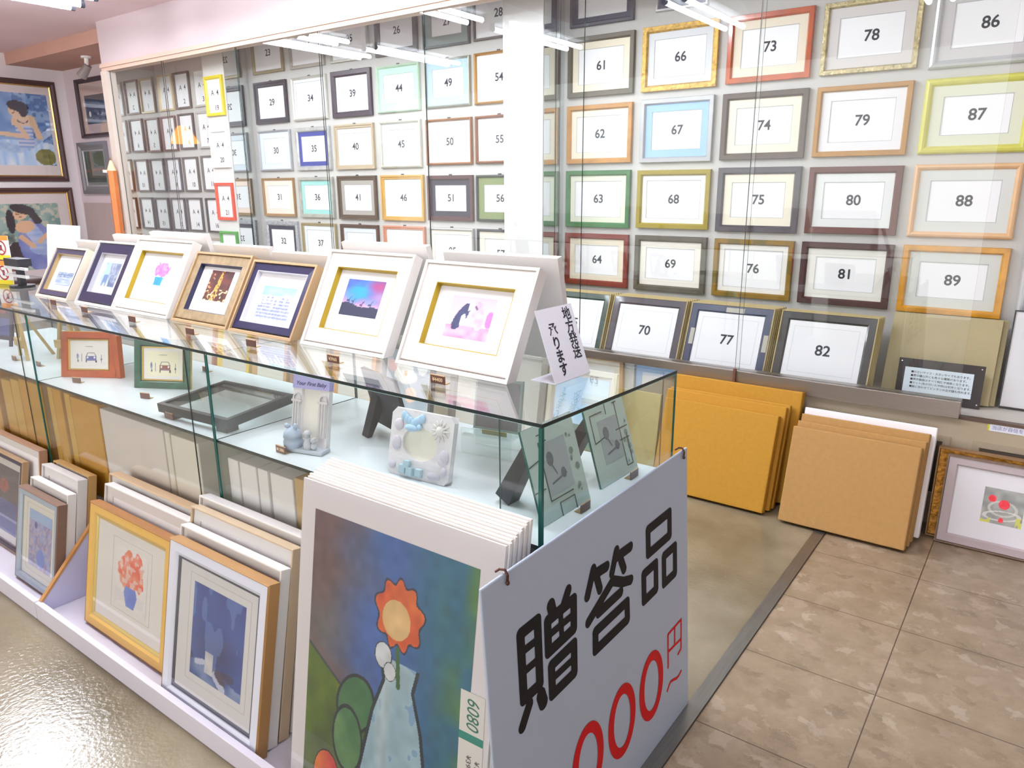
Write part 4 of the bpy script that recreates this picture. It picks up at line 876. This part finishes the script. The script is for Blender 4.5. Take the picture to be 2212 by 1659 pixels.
# two etched glass photo frames facing the counter end
def glass_frame(y, rzz, w, h, label, sw):
    t = thing('glass_photo_frame', label, 'photo frame', (-0.836, y, Z1), (0, 0, radians(90) + rzz), 'etched glass photo frames at the counter end')
    p = obj('glass_plate', BK(-w / 2, w / 2, 0, .006, 0, h, mt=(1, 1, 0, 1, 0, 1)), [M('b9cfc6', 0.12), EDGE], t, rot=(-radians(17), 0, 0))
    obj('photo', BK(-w * .26, w * .26, -.0006, 0, h * .24, h * .80), M('a3b0b2', 0.3), p)
    b = B(); L_ = .003
    for q in sw: strokes(b, [(x * w / 2, z * h) for x, z in q], L_, y=-.001)
    obj('line_pattern', b, M('3a4742', 0.5), p)
    fl = B()
    for x, z, r in ((-.02, .62, .013), (.02, .42, .010)): fl.quad([(x + r * cos(2 * pi * k / 14), -.0012, z * h + r * 1.3 * sin(2 * pi * k / 14)) for k in range(14)])
    strokes(fl, [(-.02, .58 * h), (-.005, .44 * h)], .003, y=-.0012); strokes(fl, [(-.03, .36 * h), (.03, .41 * h)], .004, y=-.0012)
    obj('flower_mark', fl, M('66717a', 0.5), p)
    dd = B()
    for k in range(9):
        x, z, r = w * (.30 + .16 * random.random()), h * random.random() * .8 + .1 * h, .003 + .006 * random.random(); dd.quad([(x + r * cos(2 * pi * i / 12), -.001, z + r * sin(2 * pi * i / 12)) for i in range(12)])
    obj('dot_pattern', dd, M('7f918c', 0.4), p)
    obj('strut', B().prism([(.135, 0), (.175, .022), (.085, h * .78), (.062, h * .72)], 0, -.055, -.012), M('2b2a30', 0.5), t)
glass_frame(1.362, -.03, .20, .222, 'etched glass photo frame nearest the counter corner', [[(-1, .62), (-.5, .66), (-.5, .2), (.4, .2)], [(-1, .35), (-.6, .35)], [(-.2, .0), (-.2, .14), (.4, .14), (.4, 0)], [(-.5, .9), (-.2, .9), (-.2, 1)], [(-.5, .66), (-.5, .82), (-.2, .82)]])
glass_frame(1.622, -.03, .19, .205, 'etched glass photo frame further from the counter corner', [[(-.8, .55), (-.8, .9), (-.2, .9)], [(-.8, .55), (-.3, .58)], [(.5, .95), (.5, .1), (.8, .1), (.8, .5)], [(.4, .95), (.6, .95)], [(0, 1), (0, .85)], [(.3, .6), (.9, .6)], [(.4, .45), (.9, .45)]])
for x, y, txt, lab, rr in ((-3.70, 1.285, '', 'tiny price tag before the dark easel picture', 0), (-3.49, 1.30, '', 'tiny price tag before the pale wooden easel', 0), (-3.055, 1.262, '', 'tiny price tag before the blue car print', .3), (-2.61, 1.30, '', 'tiny price tag before the red car print', .3),
    (-2.30, 1.218, '', 'tiny dark price tag before the black box frame', 0), (-1.725, 1.228, '¥1386', 'brown price tag reading 1386 before the baby photo frame', 0), (-0.812, 1.395, '', 'brown price tag before the nearer etched glass frame', 1.57), (-0.812, 1.645, '', 'brown price tag before the further etched glass frame', 1.57), (-2.797, 1.66, '', 'small gold tag at the back of the middle shelf', 0)):
    price_tag(x, y, Z1, txt, lab, rr)

# ------------------------------------------------------------------ goods standing in the lower counter
YEL = M('cf9610', 0.75, noise=0.04, scale=20); YEL2 = M('d6a83c', 0.75); CRM = M('eae4d6', 0.75); WHC = M('f0eeec', 0.75); TNC = M('c8a873', 0.75)
def spine(x0, x1, zt, col, label, y=1.20, d=0.36, grp='boards standing in the lower counter'):
    tag(obj('stored_board', BK(x0 + .0015, x1 - .0015, y, y + d, ZD + .001, zt), col, bevel=.003), label, 'board', grp)
for i, (a, b, z, c, l) in enumerate((
    (-4.0, -3.72, .735, YEL, 'wide ochre carton at the far left of the lower counter'), (-3.66, -3.56, .700, YEL2, 'narrow tan carton at the far left of the lower counter'), (-3.555, -3.47, .715, YEL2, 'narrow tan carton second from the far left of the lower counter'),
    (-3.465, -3.25, .728, YEL, 'ochre carton behind the left glass edge'), (-3.195, -3.150, .735, YEL2, 'thin pale ochre carton just right of the left glass edge'), (-3.148, -3.075, .735, YEL, 'ochre carton second right of the left glass edge'),
    (-3.05, -3.0, .732, YEL2, 'thin ochre carton beside the broad ochre board'), (-2.998, -2.775, .726, YEL, 'broad ochre board next to the large white board'), (-2.765, -2.33, .718, M('e6ded7', 0.75, noise=0.05, scale=3), 'large white board in the lower counter'),
    (-2.325, -2.29, .715, CRM, 'narrow cream board right of the large white board'), (-2.285, -2.12, .712, CRM, 'cream board behind the glass corner strip'), (-1.965, -1.91, .70, WHC, 'first white box in the lower right counter'), (-1.905, -1.82, .70, WHC, 'second white box in the lower right counter'),
    (-1.815, -1.765, .70, WHC, 'third thinner white box in the lower right counter'), (-1.755, -1.65, .70, WHC, 'fourth white box in the lower right counter with two staples'), (-1.645, -1.60, .71, TNC, 'tan box in the lower right counter'),
    (-1.595, -1.535, .70, CRM, 'cream box right of the tan one in the lower counter'), (-1.53, -1.49, .70, M('b7a68c', 0.75), 'beige box by the poster in the lower counter'))): spine(a, b, z, c, l)

# ------------------------------------------------------------------ floor bin along the counter and its prints
BINM = M('dfdce8', 0.55)
for x0, x1, lab in ((-2.77, -0.76, 'long white floor bin for prints, right part'), (-4.9, -2.775, 'long white floor bin for prints, left part')):
    t = thing('print_bin', lab, 'bin', ((x0 + x1) / 2, 1.03, 0), group='white floor bins'); w = (x1 - x0) / 2
    obj('bottom', BK(-w, w, -.14, .145, 0, .025), BINM, t); obj('front_lip', BK(-w, w, -.148, -.128, 0, .07), BINM, t, bevel=.002)
    if x1 > -1:
        o = obj('divider', B().prism([(-.128, .071), (-.128, .026), (.142, .026), (.142, .36)], 0, -w + .004, -w + .018), M('c9c9e6', 0.6), t)
        obj('wood_edge', B().prism([(-.134, .073), (-.128, .068), (.145, .358), (.142, .368)], 0, -w + .002, -w + .020), M('c08a52', 0.5, noise=0.1, scale=20), t)
ZB = .026
def print_frame(x0, x1, yb, h, lean, fcol, bw, fn, pic, label, side, inner=None, matc='ebe8df', d=.035, tape=False, wrap=None):
    w = x1 - x0; t = thing('framed_print', label, 'framed print', ((x0 + x1) / 2, yb, ZB + d * sin(radians(lean))), (-radians(lean), 0, 0), 'framed prints in the floor bin')
    obj('side_box', B().moulding(w, h, [(0, d), (0, .004), (.004, 0), (.008, .002), (.008, d)]).box(-w / 2 + .003, w / 2 - .003, d - .004, d, .003, h - .003), side, t)
    obj('frame', B().moulding(w - .008, h - .008, [(0, d - .006), (0, .001), (bw * .7, .001), (bw, .008), (bw, d - .006)], z0=.004), fcol, t)
    if inner: obj('inner_edge', B().moulding(w - .008 - 2 * bw, h - .008 - 2 * bw, [(0, .016), (0, .0075), (.008, .011), (.008, .016)], z0=.004 + bw), inner, t)
    m = obj('mat_board', BK(-w / 2 + bw, w / 2 - bw, .0125, .0165, bw, h - bw), M(matc, 0.8), t)
    px, pz, pw, ph = pic
    obj('mat_window', B().moulding(pw + .044, ph + .044, [(0, .0125), (0, .0118), (.0015, .0118), (.0015, .0125)], z0=pz - .022).xf(Matrix.Translation((px, 0, 0))), M('d3d0c8', 0.7), m)
    picture('print', pw, ph, fn, m, (px, .0119, pz), 70)
    obj('film', BK(-w / 2 + bw * .6, w / 2 - bw * .6, .0060, .0066, bw * .6, h - bw * .6), glass((.985, .985, .99), .9, .03), t)
    return t
print_frame(-1.981, -1.509, .905, .487, 11, M('dfe3ee', 0.4), .040, p_blueflowers, (.012, .115, .245, .275), 'white framed blue flower print at the front of the bin', M('a9804f', 0.6), inner=M('3c3f52', 0.4), matc='e3e2df')
print_frame(-2.571, -2.05, .955, .435, 11, M('e0b65e', 0.4), .038, p_orangevase, (.015, .13, .20, .20), 'gold framed print of orange flowers in a blue vase, in the bin', M('9c6a38', 0.6), inner=M('e6c95a', 0.3, .4), matc='ece9df')
print_frame(-3.122, -2.785, .945, .365, 11, M('a9b6c0', 0.3, .3), .026, p_bluegarden, (.012, .075, .19, .22), 'silver framed blue garden print in the left bin', M('7d6252', 0.6), matc='e9e8da')
print_frame(-3.80, -3.296, 1.02, .395, 12, M('3a2f3c', 0.4), .022, p_darkrose, (.03, .06, .34, .28), 'dark framed print with a red blossom at the left edge', M('a98a66', 0.6), matc='d9d6cc', d=.026)
def bin_box(x0, x1, y, h, lean, col, label, d=.032, inner=None):
    w = x1 - x0; t = thing('print_box', label, 'boxed print', ((x0 + x1) / 2, y, ZB + d * sin(radians(lean))), (-radians(lean), 0, 0), 'boxed prints stacked in the floor bin')
    obj('carton', B().moulding(w, h, [(0, d), (0, 0), (.006, 0), (.006, d - .006)]).box(-w / 2 + .003, w / 2 - .003, d - .007, d, .003, h - .003), col, t, bevel=.0015)
    obj('frame', B().moulding(w - .016, h - .018, [(0, d - .008), (0, .008), (.03, .010), (.032, d - .008)], z0=.008), inner or M('dcd9d6', 0.5), t)
    obj('sheet', BK(-w / 2 + .03, w / 2 - .03, .014, .018, .03, h - .03), PAPER, t)
WB = M('e6e3df', 0.7)
bin_box(-2.0, -1.52, .950, .505, 11, WB, 'first white boxed print behind the blue flower print')
bin_box(-2.005, -1.52, .988, .548, 10.5, M('cbb596', 0.7), 'second boxed print with tan edges behind the blue flower print')
bin_box(-2.022, -1.525, 1.030, .563, 10, WB, 'third and tallest white boxed print behind the blue flower print', d=.038)
bin_box(-2.555, -2.03, 1.0, .487, 10.5, WB, 'white boxed print behind the gold framed flowers')
bin_box(-2.60, -2.07, 1.045, .50, 9.5, M('cdb08c', 0.7), 'tan edged boxed print at the back behind the gold framed flowers', d=.04)
bin_box(-3.105, -2.79, .985, .392, 10.5, WB, 'first white boxed print behind the silver framed garden')
bin_box(-3.09, -2.79, 1.022, .435, 10, M('d9d7d6', 0.6), 'second silver white boxed print behind the silver framed garden', d=.036)
bin_box(-3.08, -2.79, 1.063, .44, 9.5, M('b9935a', 0.7), 'tan boxed print at the back behind the silver framed garden')
bin_box(-3.72, -3.205, 1.082, .45, 7, M('b48e74', 0.7), 'tall tan boxed print behind the dark framed blossom')
# poster stack
PL = 8.7; w = .61; h = .80
for i in range(10):
    dy = i * .0085
    if i == 0:
        t = thing('poster', 'large still life poster of a pale vase with one orange bloom', 'poster', (-1.088, .926, .03), (-radians(PL), 0, 0), 'wrapped posters at the end of the bin')
        obj('sheet', BK(-w / 2, w / 2, 0, .006, 0, h), M('e6e1e0', 0.6), t)
        picture('print', .505, .70, p_poster, t, (-.004, -.0006, .035), 280, .45)
        tk = obj('ticket', BK(-.03, .034, -.0016, -.0007, 0, .235), M('e6e4da', 0.7), t, loc=(.262, 0, .235), rot=(0, radians(-2), 0))
        obj('green_band', BK(-.03, .034, -.0020, -.0016, .128, .145), M('1f8f7c', 0.6), tk)
        text('lettering', '6080', .046, M('2f7a66', 0.6), tk, (.003, -.0022, .19), rot=(0, radians(90), 0), sx=.75, shear=.2)
        text('lettering', '¥3980', .018, M('4a4a4e', 0.6), tk, (-.002, -.0022, .075), rot=(0, radians(90), 0))
        text('lettering', '¥1980', .018, M('4a4a4e', 0.6), tk, (.020, -.0022, .070), rot=(0, radians(90), 0))
        obj('wrap', BK(-w / 2 - .001, w / 2 + .001, -.0030, -.0026, -.0, h + .004), glass((.985, .985, .99), .8, .05), t)
    else:
        od = ('', 'second', 'third', 'fourth', 'fifth', 'sixth', 'seventh', 'eighth', 'ninth', 'last')[i]
        o = obj('poster', BK(-w / 2, w / 2, 0, .007, 0, h + .003 * i), M(('f1eeea', 'ebe7df', 'f1ede6', 'efece8', 'e9e5dd', 'f2f0ec')[i % 6], 0.6), None, (-1.088 + .004 * (i % 2), .926 + dy, .03), (-radians(PL), 0, 0))
        tag(o, '%s wrapped white poster from the front behind the still life poster' % od, 'poster', 'wrapped posters at the end of the bin')

# ------------------------------------------------------------------ white sale sign leaning at the counter end
SL = -math.atan2(.05, .8)
t = thing('sale_sign', 'large white board with bold black Japanese lettering and red zeros at the counter end', 'sign', (-.6895, 0, .002), (0, 0, 0))
t.rotation_mode = 'XYZ'; t.rotation_euler = (-math.atan2(.05, .8), 0, radians(90))
# local x runs along world +y, local z up the board, front towards world +x
obj('board', BK(.9121, 1.8255, 0.0, .006, 0, .805), M('b9c6d8', 0.55), t, bevel=.004)
SW = .0265; sg = []; INK = M('100d10', 0.75)
def S(pts, closed=False, w=SW):
    for p, q in list(zip(pts, pts[1:])) + ([(pts[-1], pts[0])] if closed else []): sg.append(p + q + (w,))
def ink(mat, name):
    obj(name, blob_letters(B(), sg), mat, t); sg.clear()
S([(1.576, .658), (1.704, .658), (1.704, .592), (1.576, .592)], True); S([(1.548, .548), (1.618, .548), (1.618, .474), (1.548, .474)], True); S([(1.667, .547), (1.737, .547), (1.737, .467), (1.667, .467)], True)
ink(INK, 'black_character')
S([(1.302, .671), (1.273, .619)]); S([(1.301, .658), (1.362, .652)]); S([(1.316, .645), (1.328, .610)], w=.025)
S([(1.410, .671), (1.386, .625)]); S([(1.4116, .655), (1.4795, .652)]); S([(1.430, .640), (1.445, .608)], w=.025)
S([(1.388, .604), (1.273, .555)]); S([(1.388, .604), (1.437, .578), (1.478, .565)], w=.026); S([(1.319, .5555), (1.425, .5565)])
S([(1.302, .516), (1.456, .516), (1.456, .468), (1.300, .470)], True)
ink(INK, 'black_character')
S([(1.020, .660), (1.079, .660), (1.076, .516), (1.019, .516)], True); S([(1.020, .620), (1.074, .618)], w=.018); S([(1.020, .575), (1.074, .574)], w=.018); S([(1.036, .494), (1.009, .460)]); S([(1.0775, .490), (1.0845, .468)], w=.032)
S([(1.129, .668), (1.135, .645)], w=.030); S([(1.196, .670), (1.176, .645)]); S([(1.114, .640), (1.216, .640), (1.212, .571), (1.112, .569)], True); S([(1.163, .639), (1.164, .566)], w=.018); S([(1.116, .606), (1.216, .605)], w=.018)
S([(1.120, .534), (1.210, .536), (1.207, .466), (1.119, .466)], True); S([(1.120, .502), (1.209, .501)], w=.018)
ink(INK, 'black_character')
RW = .0085; RED = M('d4000c', 0.7)
for q in ([(1.687, .202), (1.688, .304), (1.776, .305), (1.774, .212), (1.754, .207)], [(1.7316, .303), (1.731, .249)], [(1.690, .250), (1.775, .244)]): S(q, w=RW)
ink(RED, 'red_character')
for q in ([(1.680, .132), (1.692, .143), (1.702, .148), (1.722, .143), (1.742, .135), (1.758, .135), (1.773, .141)],): S(q, w=RW)
ink(RED, 'red_character')
for cx_ in (1.582, 1.4165, 1.250):
    sb = B(); n = 40; o_ = [(cx_ + .0715 * cos(2 * pi * k / n), .208 + .0995 * sin(2 * pi * k / n)) for k in range(n)]; i_ = [(cx_ + .0435 * cos(2 * pi * k / n), .208 + .0725 * sin(2 * pi * k / n)) for k in range(n)]
    for k in range(n):
        j = (k + 1) % n; sb.quad([(o_[k][0], -.0012, o_[k][1]), (o_[j][0], -.0012, o_[j][1]), (i_[j][0], -.0012, i_[j][1]), (i_[k][0], -.0012, i_[k][1])])
    obj('red_digit', sb, RED, t)
for x in (.985, 1.79):
    hb = B().rod([(x, -.004, .785), (x, -.006, .802), (x, 0.0, .812), (x - .003, .010, .812), (x - .006, .018, .806)], .0026, 8); hb.ball((x, -.005, .786), .005, .004, .005, 8)
    obj('hook', hb, M('5a3a32', 0.35, .5), t)

# ------------------------------------------------------------------ left wall pictures, corner pictures
def wall_picture(x, y, z0, w, h, rzz, fcol, bw, fn, m, label, matc='e3d6d2', gloss=True, inner=None, shape='framed_picture', d=.035):
    t = thing(shape, label, 'framed picture', (x, y, z0), (0, 0, rzz), None)
    obj('frame', B().moulding(w, h, [(0, 0), (0, -d), (bw * .4, -d), (bw * .7, -d * .6), (bw, -d * .5), (bw, 0)]), fcol, t)
    if inner: obj('inner_moulding', B().moulding(w - 2 * bw, h - 2 * bw, [(0, 0), (0, -d * .55), (.012, -d * .4), (.012, 0)], z0=bw), inner, t)
    mb = obj('mat_board', BK(-w / 2 + bw, w / 2 - bw, -.006, 0, bw, h - bw), M(matc, 0.8), t)
    l, r, bt, tp = m; pw = w - 2 * bw - l - r; ph = h - 2 * bw - bt - tp
    picture('print', pw, ph, fn, mb, ((l - r) / 2, -.0066, bw + bt), 90)
    obj('glass_pane', BK(-w / 2 + bw, w / 2 - bw, -.012, -.009, bw, h - bw), glass((.985, .985, .985), 1.1), t)
    return t
R90 = radians(90)
wall_picture(XL + .001, 3.62, 1.585, 1.17, 1.09, R90, M('4a3230', 0.35), .055, p_lady_sail, (.10, .045, .12, .09), 'large painting of a seated woman in pale blue on the left wall, upper', inner=M('b9924e', 0.3, .6))
wall_picture(XL + .001, 3.62, .44, 1.20, 1.075, R90, M('4e3530', 0.35), .055, p_lady_hair, (.10, .12, .10, .12), 'large painting of a long haired woman with flowers on the left wall, lower', inner=M('b9924e', 0.3, .6))
wall_picture(-8.90, 4.328, 2.06, .72, .625, 0, M('3b2a30', 0.35), .045, p_moon, (.09, .05, .10, .13), 'dark framed night picture under the spotlight, upper of two in the corner', matc='cdb7b0')
wall_picture(-9.09, 4.328, 1.44, .66, .575, 0, M('8f9094', 0.3, .5), .085, p_greenfield, (.02, .02, .02, .02), 'broad silver framed dark green picture, lower of two in the corner', matc='777b7a', inner=M('c9cacd', 0.3, .6))
o = obj('blank_canvas', BK(-.33, .33, -.03, 0, 0, .72), M('b5a5a3', 0.8, noise=.05, scale=6), None, (-9.12, 4.30, .62), (-radians(2), 0, 0)); tag(o, 'pinkish grey blank canvas hanging below the two corner pictures', 'canvas')
t = thing('giant_pencil', 'giant orange novelty pencil mounted on the post left of the showcase', 'novelty pencil', (-7.16, 3.53, .78), (0, radians(2), 0))
b = B().cyl((0, 0, 0), (0, 0, .88), .042, .042, 6); obj('shaft', b, M('c9743e', 0.4, noise=.08, scale=12), t)
obj('wood_tip', B().cyl((0, 0, .88), (0, 0, .97), .042, .010, 12), M('e6c39c', 0.6), t); obj('lead', B().cyl((0, 0, .97), (0, 0, 1.0), .010, .002, 10), M('7a4a30', 0.5), t)
obj('price_card', BK(-.13, -.03, -.02, -.018, .86, .885), M('f0e6e0', 0.7), t); obj('bracket', BK(-.02, .02, .03, .06, .3, .34), M('8a7a6e', 0.5), t)
lb = B()
for k in range(5): lb.box(-.014, .014, -.0385, -.0365, .28 + k * .075, .30 + k * .075); lb.box(-.004, .004, -.0385, -.0365, .26 + k * .075, .32 + k * .075)

# ------------------------------------------------------------------ frames leaning on the low wall behind the counter
def lean_frame(x0, x1, y, h, col, label, lean=9, d=.035, fn=None, bw=.05, mc='cfcac0'):
    w = x1 - x0; t = thing('leaning_frame', label, 'frame', ((x0 + x1) / 2, y, 0.001), (-radians(lean), 0, 0), 'frames leaning on the low wall behind the counter')
    obj('frame', B().moulding(w, h, [(0, d), (0, 0), (bw * .7, 0), (bw, .01), (bw, d)]), col, t)
    s = obj('sheet', BK(-w / 2 + bw, w / 2 - bw, .014, .02, bw, h - bw), M(mc, .7), t)
    if fn: picture('print', w - 2 * bw - .02, h - 2 * bw - .02, fn, s, (0, .0132, bw + .01), 50)
lean_frame(-2.16, -1.745, 3.22, .56, M('d8cdb0', .5), 'cream framed lake picture behind the counter corner', fn=p_lakeframe, bw=.035)
lean_frame(-2.50, -2.19, 3.25, .60, M('8d8478', .5), 'grey brown frame behind the counter, left of the lake picture')
lean_frame(-2.88, -2.52, 3.24, .63, M('6d6258', .5), 'dark brown frame behind the counter beside the grey brown one')
lean_frame(-3.38, -2.95, 3.15, .55, M('33323a', .5), 'dark framed white flower picture behind the counter', fn=p_whiteflower, bw=.03)
for i, (c, l) in enumerate((('c98a3a', 'orange'), ('8f6a4a', 'brown'), ('b98a4f', 'tan'), ('d9b52e', 'yellow'), ('a85a34', 'rust red'))):
    lean_frame(-3.95 - .46 * i, -3.53 - .46 * i, 3.24, .50 + .03 * (i % 2), M(c, .5), l + ' frame in the row leaning behind the counter')
o = obj('flat_carton', BK(-.14, .14, 0, .03, 0, .47), M('b5a66e', .7), None, (-1.66, 3.30, .001), (-radians(8), 0, 0)); tag(o, 'narrow olive carton between the lake picture and the yellow brown cartons', 'carton', GB)
